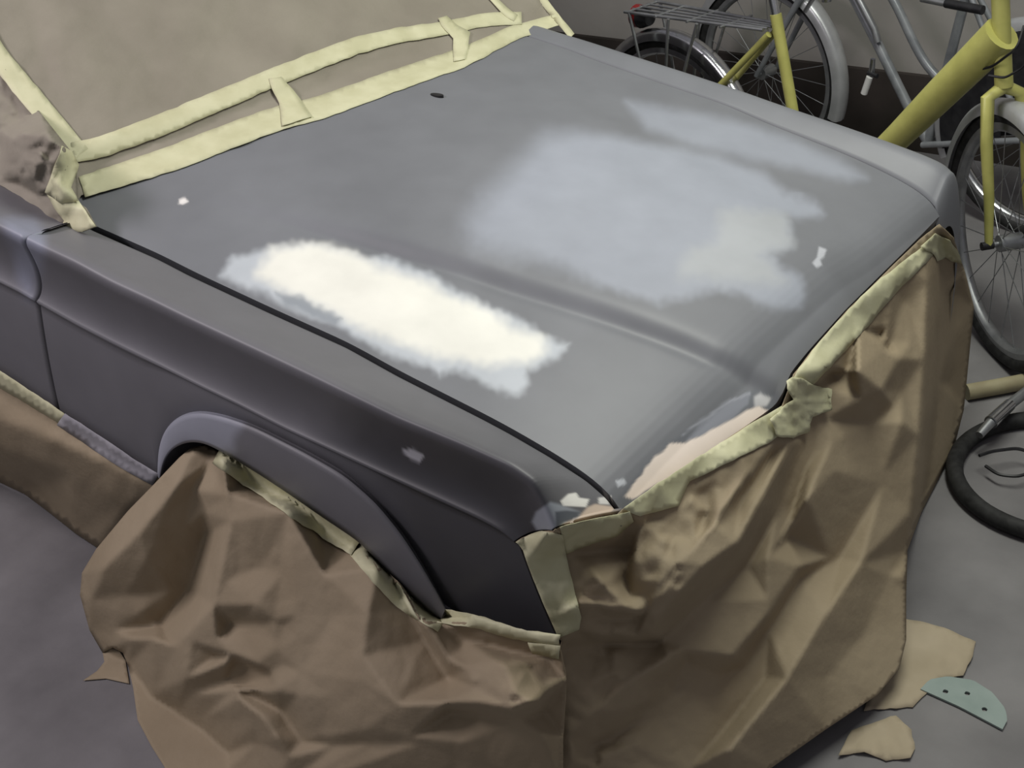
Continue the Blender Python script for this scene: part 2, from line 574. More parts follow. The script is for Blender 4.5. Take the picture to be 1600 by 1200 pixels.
def side_col(PX, Vv):
    c = np.tile(np.array((0.140, 0.138, 0.150)), (len(PX), 1))
    PN = PX + np.stack([nz(PX, 0.03, 2.0) * 8, nz(PX, 0.03, 4.0) * 8], 1)
    # ground-through dark old paint on the upper side and nose
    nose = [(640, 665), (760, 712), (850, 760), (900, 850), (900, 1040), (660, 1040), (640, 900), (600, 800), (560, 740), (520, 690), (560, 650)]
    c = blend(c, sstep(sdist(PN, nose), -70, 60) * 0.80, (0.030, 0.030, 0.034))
    prim = [(0, 345), (55, 345), (72, 372), (62, 420), (48, 470), (30, 440), (20, 380)]
    c = blend(c, sstep(sdist(PN, prim), -16, 12) * 0.6, (0.26, 0.28, 0.36))
    c = blend(c, sstep(sdist(PX, [(628, 704), (645, 702), (662, 712), (655, 722), (642, 716)]), -3, 1.5), (0.5, 0.5, 0.54))
    g = [(838, 800), (860, 785), (880, 790), (905, 800), (905, 815), (880, 826), (840, 830), (832, 815)]
    c = blend(c, sstep(sdist(PX, g), -4, 3), (0.30, 0.32, 0.36))
    c = blend(c, sstep(sdist(PX, [(868, 800), (885, 798), (905, 800), (902, 812), (882, 815), (870, 825)]), -3, 2), (0.10, 0.11, 0.13))
    c = blend(c, sstep(sdist(PX, [(872, 828), (882, 818), (905, 808), (918, 793), (930, 788), (958, 792), (962, 802), (925, 822), (895, 832)]), -3, 2), (0.62, 0.50, 0.41))
    c = blend(c, sstep(sdist(PX, [(876, 783), (888, 772), (900, 770), (905, 778), (920, 780), (916, 792), (880, 790)]), -2, 1.5), (0.80, 0.78, 0.74))
    c = blend(c, sstep(sdist(PX, [(935, 778), (950, 776), (952, 788), (936, 787)]), -2, 1.5), (0.70, 0.68, 0.66))
    return c


def loft(name, secs, parent, colfn, flip=True):
    n, k = secs.shape[:2]
    V = secs.reshape(-1, 3)
    F = grid_faces(n, k)
    if flip:
        F = [tuple(reversed(f)) for f in F]
    return mesh_obj(name, V, F, M_PAINT, parent, True, colfn(pix(V), V))


def refine(secs, k):      # more stations along the car for the paint edges
    n = secs.shape[0]
    s = np.linspace(0, n - 1, (n - 1) * k + 1)
    i = np.minimum(s.astype(int), n - 2)
    f = (s - i)[:, None, None]
    return secs[i] * (1 - f) + secs[i + 1] * f


door_s = sections[:K1 + 1].copy()
fend_s = sections[K1:].copy()
# shut line between door and fender: both edges turned in
off = np.array([0.0035, 0, 0])
d_end = door_s[-1] - off
f_start = fend_s[0] + off
door_s = np.concatenate([[door_s[0] + np.array([-1.25, 0.02, 0.01])], door_s[:-1], [d_end], [d_end + np.array([0, 0.03, -0.005])]])
fend_s = np.concatenate([[f_start + np.array([0, 0.03, -0.005])], [f_start], fend_s[1:]])
last = fend_s[-1]
fend_s = np.concatenate([refine(fend_s, 4), [last + np.array([-0.004, 0.02, -0.003])], [last + np.array([-0.03, 0.025, -0.03])]])
door = loft('door', door_s, car, side_col)
fender = loft('front_fender', fend_s, car, side_col)
flare_o = loft('wheel_arch_flare', flare, fender, lambda P, V: blend(np.tile(np.array((0.140, 0.138, 0.150)), (len(P), 1)), sstep(sdist(P + np.stack([nz(P, 0.03, 2.0) * 8, nz(P, 0.03, 4.0) * 8], 1), [(235, 760), (240, 690), (260, 655), (290, 632), (345, 640), (375, 660), (362, 700), (330, 705), (290, 695), (262, 720)]), -14, 8) * 0.9, (0.29, 0.30, 0.35)))

# ---- far fender: its top and outer shoulder
SIL = [(700, -6), (890, 55), (960, 75), (1080, 112), (1200, 152), (1320, 190), (1400, 216), (1450, 233), (1478, 244), (1490, 256)]
FS = []
sil = smooth_line(SIL, 120, 2)
for i, (u, v) in enumerate(sil):
    k = i / 119
    y0 = 0.775
    P = at(u, v, t_plane(u, v, (-1.208, y0, 0), np.array([0.055 / 1.208, 1.0, 0.0])))
    x = P[0]
    Gf = np.array([x, hw(x) + 0.0005, float(hood_z(x, hw(x)))])
    fr = max(0, (k - 0.90) / 0.10)
    sec = [Gf + np.array([0, -0.004, -0.03]), Gf + np.array([0, 0, -0.003])]
    A = Gf + (P - Gf) * 0.55 + np.array([0, 0, 0.012])
    sec += list(bez(Gf, (Gf + A) / 2 + np.array([0, 0, 0.003]), A, 7))
    E = P + np.array([0, 0.035, -0.10])
    sec += list(bez(A, P + np.array([0, 0.012, 0.006]), E, 14)[1:])
    sec += [E + np.array([0, 0.008, -0.08]), E + np.array([0, 0.0, -0.18])]
    FS.append(np.array(sec))
# nose of the far fender curving down over the corner
last = FS[-1]
for k in range(1, 13):
    a = k / 12 * math.radians(82)
    sec = last.copy()
    f = np.linspace(0.35, 1, len(sec))[:, None]
    sec = sec + np.array([math.sin(a) * 0.020, -(1 - math.cos(a)) * 0.045, -(1 - math.cos(a)) * 0.13])
    FS.append(sec)
FS = np.array(FS)
loft('front_fender', FS, car, lambda P, V: np.tile(np.array(GREY) * 1.02, (len(P), 1)), False)

# cabin and tail behind the masked windshield
zc = 0.94
cab_pts = [(-1.36, 0.62, zc - 0.03), (-2.02, 0.52, 1.36), (-2.9, 0.52, 1.37), (-3.25, 0.62, zc)]
Vc = [(x, -y, z) for x, y, z in cab_pts] + [(x, y, z) for x, y, z in cab_pts]
cab = MB().add(Vc, [(0, 1, 5, 4), (1, 2, 6, 5), (2, 3, 7, 6), (3, 2, 1, 0), (4, 5, 6, 7), (0, 4, 7, 3)])
co_ = mesh_obj('cabin', cab.V, cab.F, M_PAINT, car, False, np.tile(np.array((0.14, 0.138, 0.150)), (8, 1)))
bv = co_.modifiers.new('rounding', 'BEVEL')
bv.width = 0.05
bv.segments = 4
tl = [(-1.62, 0.72), (-3.3, 0.72)]
Vt = [(x, y * sg, z) for x, y in tl for sg in (-1, 1) for z in (0.35, 0.93)]
to_ = mesh_obj('rear_body', Vt, [(0, 1, 3, 2), (4, 6, 7, 5), (0, 4, 5, 1), (2, 3, 7, 6), (1, 5, 7, 3), (0, 2, 6, 4)], M_PAINT, car, False, np.tile(np.array((0.14, 0.138, 0.150)), (8, 1)))
bv = to_.modifiers.new('rounding', 'BEVEL')
bv.width = 0.04
bv.segments = 3

# dark engine bay tray and cowl under the hood shut lines, and the nose panel behind the paper
for sgn in (-1, 1):
    pts = []
    for i in range(40):
        x = -1.6 + 1.58 * i / 39
        pts.append((x, sgn * hw(x), float(hood_z(x, hw(x))) - 0.045))
    P = np.array(pts)
    V3 = np.concatenate([P + np.array([0, -0.05, 0]), P + np.array([0, 0.05, 0]), P + np.array([0, 0.05, -0.02]), P + np.array([0, -0.05, -0.02])]).reshape(4, 40, 3).transpose(1, 0, 2).reshape(-1, 3)
    MB().add(V3, grid_faces(40, 4, 0, True)).build('engine_bay_rail', M_DARKBAY, car)
mb = MB()
yy = np.linspace(-0.60, 0.60, 30)
top = np.array([(float(np.interp(y, fy, fx)) - 0.02, y, float(hood_z(np.interp(y, fy, fx), y)) - 0.03) for y in yy])
botm = top.copy()
botm[:, 2] = 0.32
botm[:, 0] += -0.015
mb.add(np.stack([top, botm, botm + np.array([-0.04, 0, 0]), top + np.array([-0.04, 0, 0])], 1).reshape(-1, 3), grid_faces(30, 4, 0, True))
mb.build('nose_panel', M_DARKBAY, car)
for sy in (-1, 1):
    mb = MB().ring((-0.62, sy * 0.66, 0.295), (0, 1, 0), 0.235, circ(0.06, 14, 1.4))
    w = mb.build('front_wheel', M_RUBBER, car)
    MB().ring((-0.62, sy * 0.66, 0.295), (0, 1, 0), 0.09, [(0.1, -0.06), (0.1, 0.06), (-0.085, 0.07), (-0.085, 0.0)]).build('wheel_rim', M_ALLOY, w)
# under body and cabin shell, behind the masking
MB().box((-1.25, 0, 0.42), (0.62, 0, 0), (0, 0.60, 0), (0, 0, 0.14)).build('underbody', M_DARKBAY, car, False)


# ------------------------------------------------------------------ masking paper sheets
class Field:
    """depth of a sheet over its outline: linear between fold points, then eased a little"""

    def __init__(s, base, outline, ctrl, folds, smooth=2, step=4, gain=1.0):
        pts, edges = [], []
        for p in outline:
            pts.append(p)
        n = len(outline)
        edges += [(i, (i + 1) % n) for i in range(n)]
        for f in folds:
            o = len(pts)
            pts += [(p[0], p[1], p[2] * gain) for p in f]
            edges += [(o + i, o + i + 1) for i in range(len(f) - 1)]
        pts += list(ctrl)
        vs = [Vector((p[0], p[1])) for p in pts]
        off = [p[2] if len(p) > 2 else 0.0 for p in pts]
        ov, oe, of, iv, ie, if_ = delaunay_2d_cdt(vs, edges, [], 0, 1e-3)
        T = []
        for k, v in enumerate(ov):
            if iv[k]:
                T.append(off[iv[k][0]])
            else:
                d = [(v - w).length for w in vs]
                q = np.argsort(d)[:2]
                T.append(float(np.average([off[q[0]], off[q[1]]], weights=[1 / (d[q[0]] + 1), 1 / (d[q[1]] + 1)])))
        P = np.array([(v.x, v.y) for v in ov])
        T = np.array(T)
        s.step = step
        s.x0, s.y0 = P.min(0) - 3 * step
        s.nx, s.ny = (np.ceil((P.max(0) - P.min(0)) / step) + 7).astype(int)
        X, Y = np.meshgrid(s.x0 + step * np.arange(s.nx), s.y0 + step * np.arange(s.ny), indexing='ij')
        Z = np.full(X.shape, np.nan)
        for f in of:
            a, b, c = P[list(f)[:3]]
            ta, tb, tc = T[list(f)[:3]]
            i0, j0 = ((np.minimum(np.minimum(a, b), c) - (s.x0, s.y0)) / step).astype(int)
            i1, j1 = ((np.maximum(np.maximum(a, b), c) - (s.x0, s.y0)) / step).astype(int) + 2
            x, y = X[i0:i1, j0:j1], Y[i0:i1, j0:j1]
            det = (b[1] - c[1]) * (a[0] - c[0]) + (c[0] - b[0]) * (a[1] - c[1])
            if abs(det) < 1e-9:
                continue
            l1 = ((b[1] - c[1]) * (x - c[0]) + (c[0] - b[0]) * (y - c[1])) / det
            l2 = ((c[1] - a[1]) * (x - c[0]) + (a[0] - c[0]) * (y - c[1])) / det
            l3 = 1 - l1 - l2
            m = (l1 > -0.02) & (l2 > -0.02) & (l3 > -0.02)
            zz = l1 * ta + l2 * tb + l3 * tc
            sub = Z[i0:i1, j0:j1]
            sub[m] = zz[m]
        for _ in range(60):       # grow outwards
            if not np.isnan(Z).any():
                break
            acc, cnt = np.zeros_like(Z), np.zeros_like(Z)
            for dx, dy in ((1, 0), (-1, 0), (0, 1), (0, -1)):
                r = np.roll(np.roll(Z, dx, 0), dy, 1)
                ok = ~np.isnan(r)
                acc[ok] += r[ok]
                cnt[ok] += 1
            fill = np.isnan(Z) & (cnt > 0)
            Z[fill] = acc[fill] / cnt[fill]
        Z = np.nan_to_num(Z)
        for _ in range(smooth):
            q = np.pad(Z, 1, mode='edge')
            Z = (q[:-2, 1:-1] + q[2:, 1:-1] + q[1:-1, :-2] + q[1:-1, 2:] + 2 * Z) / 6
        s.Z, s.base = Z, base

    def off(s, u, v):
        a, b = (u - s.x0) / s.step, (v - s.y0) / s.step
        a, b = min(max(a, 0), s.nx - 1.001), min(max(b, 0), s.ny - 1.001)
        i, j = int(a), int(b)
        f, g = a - i, b - j
        Z = s.Z
        return (Z[i, j] * (1 - f) + Z[i + 1, j] * f) * (1 - g) + (Z[i, j + 1] * (1 - f) + Z[i + 1, j + 1] * f) * g

    def t(s, u, v):
        return s.base(u, v) + s.off(u, v)


def add_facets(outline, ctrl, folds, f0, regions, seed, args):
    # crumpled zones: many small random facets on top of the large folds
    rnd = random.Random(seed)
    extra = list(ctrl)
    for poly, n, amp in regions:
        p = np.array(poly, float)
        lo, hi = p.min(0), p.max(0)
        k = 0
        while k < n:
            q = (rnd.uniform(lo[0], hi[0]), rnd.uniform(lo[1], hi[1]))
            if sdist(np.array([q]), poly)[0] > 4:
                extra.append((q[0], q[1], f0.off(*q) + rnd.uniform(-amp, amp)))
                k += 1
    return Field(f0.base, outline, extra, folds, *args)


def crumple(u, v, seed, amp, sc):
    a = 0.0
    for k, (f, w) in enumerate(((1, 1.0), (2.1, 0.5), (4.3, 0.22))):
        a += w * abs(noise.noise((u * sc * f, v * sc * f, seed + k * 3.7)))
    return -amp * a


def floor_clamp(u, v, t, lift=0.004):
    tf = t_axis(u, v, 2, lift)
    return min(t, tf) if tf > 0 else t


def sheet_mesh(name, outline, tf, mat, parent, spacing=9, thick=0.0012, jag=0.0, seed=0.0):
    o = [(p[0], p[1]) for p in outline]
    b = []
    for p, q in zip(o, o[1:] + o[:1]):
        n = max(1, int(math.dist(p, q) / spacing))
        for k in range(n):
            x, y = p[0] + (q[0] - p[0]) * k / n, p[1] + (q[1] - p[1]) * k / n
            if jag:
                x += jag * noise.noise((x * 0.06, y * 0.06, seed))
                y += jag * noise.noise((x * 0.06, y * 0.06, seed + 9))
            b.append((x, y))
    bp = np.array(b)
    lo, hi = bp.min(0), bp.max(0)
    gx_, gy_ = np.meshgrid(np.arange(lo[0], hi[0], spacing), np.arange(lo[1], hi[1], spacing * 0.9), indexing='ij')
    gx_ = gx_ + (np.arange(gx_.shape[1]) % 2)[None, :] * spacing * 0.5
    G = np.stack([gx_.ravel(), gy_.ravel()], 1)
    G = G[sdist(G, bp) > spacing * 0.55]
    pts = [Vector(p) for p in b] + [Vector((float(p[0]), float(p[1]))) for p in G]
    n = len(b)
    ov, oe, of, _, _, _ = delaunay_2d_cdt(pts, [(i, (i + 1) % n) for i in range(n)], [], 1, 1e-4)
    V = [at(v.x, v.y, tf(v.x, v.y)) for v in ov]
    F = []
    for f in of:
        f = list(f)
        a, b2, c = (np.array(V[i]) for i in f[:3])
        nn = np.cross(b2 - a, c - a)
        if np.dot(nn, CL - a) < 0:
            f = f[::-1]
        F.append(f)
    ob = mesh_obj(name, V, F, mat, parent, True)
    md = ob.modifiers.new('thickness', 'SOLIDIFY')
    md.thickness = thick
    md.offset = -1
    return ob


def ribbon(name, center, half, tf, mat, parent, lift=0.0025, jag=2.0, seed=0.0, spacing=7):
    """tape: a strip along a pixel polyline pressed on the surface tf"""
    c = arc(center, max(6, int(sum(math.dist(a, b) for a, b in zip(center, center[1:])) / 16)))
    if np.isscalar(half):
        half = [half] * 2
    hs = np.interp(np.linspace(0, 1, len(c)), np.linspace(0, 1, len(half)), half)
    t = np.gradient(c, axis=0)
    t /= np.linalg.norm(t, axis=1)[:, None]
    n = np.stack([-t[:, 1], t[:, 0]], 1)
    out = [tuple(x) for x in c + n * hs[:, None]] + [tuple(x) for x in (c - n * hs[:, None])[::-1]]
    return sheet_mesh(name, out, lambda u, v: tf(u, v) - lift + crumple(u, v, seed, 0.0008, 0.05), mat, parent, spacing, 0.0008, jag, seed)


def poly_tape(name, outline, tf, mat, parent, lift=0.0025, jag=1.5, seed=0.0, spacing=7, amp=0.002, sc=0.05):
    return sheet_mesh(name, outline, lambda u, v: tf(u, v) - lift + crumple(u, v, seed, amp, sc), mat, parent, spacing, 0.0008, jag, seed)


# ---- A: windshield sheet
pa, pb = at(127, 305, t_hood(127, 305)), at(863, 32, t_hood(863, 32))
ydir = pb - pa
up = np.array([-math.cos(math.radians(34)), 0, math.sin(math.radians(34))])
nW = np.cross(ydir, up)
nW /= np.linalg.norm(nW)
tW = lambda u, v: t_plane(u, v, pa + np.array([0, 0, 0.012]), nW)


def base_A(u, v):
    return tW(u, v)


def lowA(u, v):
    return t_hood(u, v) - tW(u, v) - 0.004


lowl = [(120, 318), (127, 305), (267, 263), (383, 220), (500, 185), (633, 135), (727, 100), (863, 32), (890, 55)]
outA = [(u, v, lowA(u, v)) for u, v in lowl] + [(862, 20, 0.01), (835, -20, 0), (800, -70, 0), (740, -150, 0), (-230, -110, 0.02), (-150, -70, 0.02), (-60, 25, 0.0), (0, 98, 0.0), (60, 172, 0), (112, 240, 0), (118, 290, -0.005)]
foldsA = [[(128, 245, 0.0), (250, 200, -0.004), (430, 128, -0.006), (560, 82, -0.004), (690, 56, 0.0), (800, 28, 0.004)],
          [(150, 262, 0.012), (250, 225, 0.012), (330, 195, 0.014), (420, 160, 0.012)], [(480, 150, 0.012), (560, 112, 0.012), (640, 90, 0.01), (700, 75, 0.006)],
          [(250, 170, 0.004), (235, 100, 0.02), (150, 20, 0.012)], [(110, 180, 0.0), (60, 60, 0.015), (30, -40, 0.02)],
          [(180, 190, -0.006), (160, 120, -0.006), (100, 30, 0.0)],
          [(330, 150, 0.008), (360, 60, 0.012), (380, -50, 0.0)], [(560, 60, 0.006), (640, 0, 0.012)]]
fA = Field(base_A, outA, [(300, 20, -0.012), (480, 20, -0.006), (520, 70, 0.006), (740, 10, 0.0), (90, 110, -0.006)], foldsA, 6)
fA = add_facets(outA, [(300, 20, -0.012), (480, 20, -0.006), (520, 70, 0.006), (740, 10, 0.0), (90, 110, -0.006)], foldsA, fA, [([(150, 262), (420, 152), (425, 172), (160, 278)], 14, 0.007), ([(490, 140), (690, 72), (702, 96), (505, 160)], 22, 0.009), ([(735, 62), (830, 30), (836, 40), (745, 78)], 6, 0.006)], 12, (2, 4))
tA = lambda u, v: min(fA.t(u, v) + crumple(u, v, 1.0, 0.010, 0.012), t_hood(u, v) - 0.003)
paperA = sheet_mesh('masking_paper', outA, tA, M_PAPER2, None, 9)
tag(paperA, 'pale masking paper sheet covering the windshield above the hood', 'masking paper')
tAh = lambda u, v: min(tA(u, v), t_hood(u, v) - 0.001)
ribbon('masking_tape', [(128, 306 - 14), (267, 263 - 15), (383, 220 - 17), (440, 200 - 17), (500, 185 - 17), (633, 135 - 15), (727, 100 - 12), (800, 62 - 10), (872, 30)], [17, 20, 18, 16, 9], tAh, M_TAPE, paperA, 0.003, 1.5, 1.0)
ribbon('masking_tape', [(112, 238), (150, 232), (250, 196), (330, 162), (430, 120), (500, 92), (560, 70), (620, 55), (690, 45), (760, 30), (815, 28)], [16, 17, 15, 14, 11, 10], tA, M_TAPE, paperA, 0.006, 1.5, 2.0)
ribbon('masking_tape', [(-40, 28), (0, 92), (60, 165), (125, 243)], [15, 17, 17], lambda u, v: min(tA(u, v), tW(u, v)) - 0.002, M_TAPE, paperA, 0.004, 1.5, 3.0)
poly_tape('masking_tape', [(420, 122), (440, 120), (470, 155), (487, 182), (440, 196), (436, 160), (425, 138)], tAh, M_TAPE, paperA, 0.009, 1.5, 4.0)
poly_tape('masking_tape', [(684, 28), (698, 24), (712, 38), (735, 50), (728, 92), (708, 96), (708, 60), (690, 40)], tAh, M_TAPE, paperA, 0.009, 1.5, 5.0)
ribbon('masking_tape', [(762, -12), (790, 18), (806, 28)], [5, 6], tA, M_TAPE, paperA, 0.008, 1.0, 6.0)
ribbon('masking_tape', [(800, -70), (838, -14), (865, 22), (894, 56)], [5, 6, 5], lambda u, v: tAh(u, v), M_TAPE, paperA, 0.004, 1.0, 7.0)

# ---- E: side window sheet with the bagged mirror
tSW = lambda u, v: t_plane(u, v, (-1.25, -0.70, 0.93), np.array([0.0, -1.0, 0.45]))


def offE(u, v):
    return tW(u, v) - tSW(u, v)


outE = [(118, 245, offE(118, 245)), (60, 172, offE(60, 172)), (0, 98, offE(0, 98)), (-60, 25, offE(-60, 25)), (-160, 25, 0.02), (-160, 215, 0.0), (0, 293, 0.0), (38, 320, -0.01), (62, 352, -0.012), (92, 363, -0.012), (130, 362, -0.012), (151, 354, 0.0), (135, 325, 0.0), (122, 316, 0.0)]
foldsE = [[(18, 218, -0.04), (40, 210, -0.075), (75, 205, -0.07), (98, 232, -0.055)], [(10, 265, -0.02), (30, 275, -0.035), (62, 300, -0.03)],
          [(38, 248, -0.09), (45, 275, -0.08), (65, 298, -0.05)], [(0, 205, 0.05), (30, 202, 0.02), (70, 196, 0.01), (98, 220, 0.0)], [(0, 284, 0.012), (30, 288, 0.015), (60, 306, 0.005)]]
fE = Field(tSW, outE, [(75, 240, -0.085), (70, 262, -0.07), (85, 280, -0.06), (55, 225, -0.09), (100, 260, -0.06), (110, 285, -0.04), (-40, 150, 0.03), (100, 330, -0.02)], foldsE, 0, 3)
fE = add_facets(outE, [], foldsE, fE, [([(20, 225), (70, 205), (115, 240), (115, 310), (60, 295), (25, 265)], 34, 0.022)], 9, (0, 3))
tE = lambda u, v: fE.t(u, v) + crumple(u, v, 5.0, 0.012, 0.035)
paperE = sheet_mesh('masking_paper', outE, tE, M_PAPER2, None, 4.5)
tag(paperE, 'crumpled masking paper wrapped round the mirror and side window', 'masking paper')
poly_tape('masking_tape', [(98, 228), (112, 236), (124, 258), (112, 292), (122, 314), (95, 318), (70, 300), (84, 262)], tE, M_TAPE, paperE, 0.010, 1.5, 8.0)
poly_tape('masking_tape', [(72, 304), (122, 312), (128, 322), (150, 354), (128, 362), (92, 363), (100, 345), (85, 325)], lambda u, v: min(tE(u, v), t_hood(u, v) - 0.002 if u > 110 else 9), M_TAPE, paperE, 0.007, 1.5, 9.0)

# ---- B: sill sheet below the door
tB0 = lambda u, v: t_side(u, v, 0.82)
zB = lambda u, v: t_axis(u, v, 2, 0.004) - tB0(u, v)
outB = [(u, v, -0.003) for u, v in [(-150, 507), (0, 585), (70, 628), (145, 677), (200, 716), (246, 742)]] + [(275, 775, 0.02), (258, 860, zB(258, 860)), (152, 856, zB(152, 856)), (117, 833, zB(117, 833)), (73, 798, zB(73, 798)), (38, 772, zB(38, 772)), (0, 754, zB(0, 754)), (-150, 690, zB(-150, 690))]
foldsB = [[(-150, 542, 0.02), (0, 612, 0.022), (60, 645, 0.02), (130, 690, 0.016), (215, 735, 0.006)],
          [(-150, 590, -0.045), (0, 655, -0.04), (90, 690, -0.04), (160, 720, -0.03), (225, 758, -0.01)],
          [(-150, 640, 0.0), (0, 700, 0.02), (110, 740, 0.03), (200, 790, 0.03)]]
fB = Field(tB0, outB, [], foldsB, 2)
tB = lambda u, v: floor_clamp(u, v, fB.t(u, v) + crumple(u, v, 11.0, 0.010, 0.02))
paperB = sheet_mesh('masking_paper', outB, tB, M_PAPER, None, 9)
tag(paperB, 'brown masking paper hanging along the sill below the door', 'masking paper')
ribbon('masking_tape', [(-150, 515), (0, 593), (70, 637), (100, 657)], [10, 12, 9], tB, M_TAPE, paperB, 0.004, 1.5, 12.0)
ribbon('masking_tape', [(95, 655), (145, 688), (200, 725), (243, 750)], [11, 12, 10], tB, M_GREYTAPE, paperB, 0.005, 1.0, 13.0)

# ---- C: wheel arch sheet
nC = np.array([0.0, -1.0, -0.2])
tC0 = lambda u, v: t_plane(u, v, (-0.6, -0.83, 0.6), np.array([0.03, -1.0, 0.20]))
lipT = lambda u, v: t_side(u, v, 0.79) - tC0(u, v)
outC = [(u, v, lipT(u, v)) for u, v in [(300, 698), (322, 696), (345, 708), (400, 740), (450, 773), (500, 808), (560, 848), (600, 888), (640, 928), (690, 965)]]
outC += [(750, 968, 0.0), (800, 985, 0.0), (872, 1000, 0.0), (885, 1060, 0.03), (880, 1150, 0.05), (880, 1260, 0.05), (300, 1260, -0.02), (258, 1200, 0.0), (236, 1165, 0.0), (215, 1125, 0.01), (208, 1075, 0.0), (200, 1040, 0.0),
         (192, 1020, -0.01), (176, 1012, -0.02), (160, 1020, 0.0), (140, 985, 0.0), (125, 930, 0.0), (128, 895, 0.02), (150, 858, 0.03), (200, 798, 0.03), (245, 752, 0.02), (258, 738, 0.02), (280, 715, 0.04)]
foldsC = [
    # pocket beside the arch: bright rim then deep dark hollow
    [(348, 715, -0.015), (354, 770, -0.03), (360, 815, -0.045), (333, 945, -0.075), (274, 1009, -0.075), (240, 998, -0.065), (205, 998, -0.05)],
    [(318, 800, 0.03), (322, 835, 0.07), (296, 922, 0.07), (250, 976, 0.03), (222, 980, 0.01), (180, 985, -0.01)],
    [(300, 705, 0.03), (275, 760, -0.02), (220, 830, -0.055), (160, 890, -0.055), (140, 940, -0.02)],
    [(330, 720, 0.05), (300, 775, 0.02), (252, 812, -0.03)],
    [(230, 875, -0.035), (195, 930, -0.02), (215, 960, -0.015), (250, 980, 0.0)],
    # facets right of the pocket
    [(345, 946, -0.072), (400, 945, -0.075), (430, 968, -0.06), (445, 975, -0.05)],
    [(372, 897, -0.045), (405, 887, -0.032), (440, 895, -0.03)],
    [(360, 975, -0.035), (410, 975, -0.045), (432, 1000, -0.065)],
    [(340, 1016, -0.085), (360, 1020, -0.085), (400, 1038, -0.085), (425, 1050, -0.075)],
    [(340, 1026, -0.045), (375, 1036, -0.04), (418, 1052, -0.055)],
    [(240, 1085, -0.05), (290, 1060, -0.095), (360, 1030, -0.085)],
    [(300, 1085, -0.07), (350, 1065, -0.055), (375, 1070, -0.05)],
    [(370, 1075, -0.10), (430, 1080, -0.10), (465, 1085, -0.09), (470, 1050, -0.075), (465, 960, -0.05), (450, 800, -0.02)],
    [(372, 1090, -0.11), (400, 1112, -0.115), (430, 1150, -0.12), (450, 1183, -0.11)],
    [(388, 1082, -0.075), (440, 1112, -0.070), (472, 1160, -0.075)],
    [(235, 1150, -0.02), (300, 1172, -0.04), (340, 1182, -0.06), (400, 1162, -0.09), (420, 1165, -0.10)],
    [(245, 1165, -0.06), (290, 1190, -0.09), (340, 1215, -0.11), (420, 1250, -0.12)],
    # broad plain on the right and the creases under the fender corner
    [(590, 885, -0.012), (630, 940, 0.012), (665, 1000, 0.012), (702, 1060, 0.006)],
    [(620, 905, -0.03), (660, 970, -0.035), (700, 1030, -0.03)],
    [(575, 960, -0.055), (560, 1060, -0.09), (620, 1100, -0.10), (700, 1098, -0.085)],
    [(690, 975, 0.0), (730, 1000, 0.02), (800, 1018, 0.025), (860, 1030, 0.03)],
    [(730, 1045, -0.055), (790, 1040, -0.06), (860, 1030, -0.02)],
    [(700, 1098, -0.085), (740, 1098, -0.095), (800, 1108, -0.10), (835, 1095, -0.08), (852, 1080, -0.03)],
    [(705, 1112, -0.035), (760, 1118, -0.03), (810, 1125, -0.02), (850, 1110, 0.03)],
    [(500, 1150, -0.085), (570, 1140, -0.095), (640, 1150, -0.08), (720, 1160, -0.06), (850, 1150, 0.0)],
]
fC = Field(tC0, outC, [(520, 900, -0.05), (500, 1000, -0.07), (410, 820, -0.02), (420, 760, 0.0), (560, 1220, -0.06), (700, 1220, -0.03), (820, 1220, 0.0), (300, 1120, -0.075), (230, 1060, -0.035), (310, 1040, -0.08)], foldsC, 1, 3, 1.55)
fC = add_facets(outC, [], foldsC, fC, [([(130, 880), (250, 780), (340, 750), (460, 820), (480, 1180), (250, 1180), (205, 1010)], 34, 0.006), ([(340, 945), (455, 950), (460, 1060), (360, 1060)], 10, 0.010), ([(700, 1015), (860, 1040), (850, 1100), (710, 1095)], 24, 0.012), ([(480, 860), (600, 920), (680, 1060), (660, 1180), (490, 1170)], 12, 0.004)], 7, (1, 3, 1.55))
tC = lambda u, v: floor_clamp(u, v, fC.t(u, v) + crumple(u, v, 21.0, 0.006, 0.014))
paperC = sheet_mesh('masking_paper', outC, tC, M_PAPER, None, 5.5)
tag(paperC, 'crumpled brown masking paper hanging from the wheel arch to the floor', 'masking paper')
tF = lambda u, v: t_axis(u, v, 2, 0.004)
# curled corner lying on the floor
curl = [(160, 1018), (172, 1012), (186, 1018), (196, 1032), (202, 1068), (165, 1060), (130, 1063), (152, 1048), (163, 1034)]
tcl = Field(tC0, [(u, v, (tF(u, v) - tC0(u, v)) * w + (1 - w) * (fC.off(u, v) + 0.02)) for (u, v), w in zip(curl, (0.2, 0, 0, 0, 0.9, 1, 1, 1, 0.6))], [], [], 1)
sheet_mesh('curled_corner', curl, lambda u, v: floor_clamp(u, v, tcl.t(u, v)), M_PAPER, paperC, 5)
ribbon('masking_tape', [(338, 712), (400, 748), (450, 784), (500, 818), (556, 856)], [14, 18, 16, 13], lambda u, v: min(tC(u, v), t_side(u, v, 0.812)), M_TAPE, paperC, 0.014, 3.0, 22.0)
ribbon('masking_tape', [(556, 858), (594, 902), (634, 944), (690, 978)], [13, 14, 13, 10], lambda u, v: min(tC(u, v), t_side(u, v, 0.812)), M_TAPE, paperC, 0.007, 1.5, 23.0)
ribbon('masking_tape', [(685, 962), (750, 972), (800, 990), (874, 1000)], [12, 10, 9, 8], lambda u, v: min(tC(u, v), t_side(u, v, 0.812)), M_TAPE, paperC, 0.008, 2.5, 24.0)
poly_tape('masking_tape', [(824, 1004), (875, 1010), (872, 1030), (832, 1022)], tC, M_TAPE, paperC, 0.01, 1.5, 25.0)

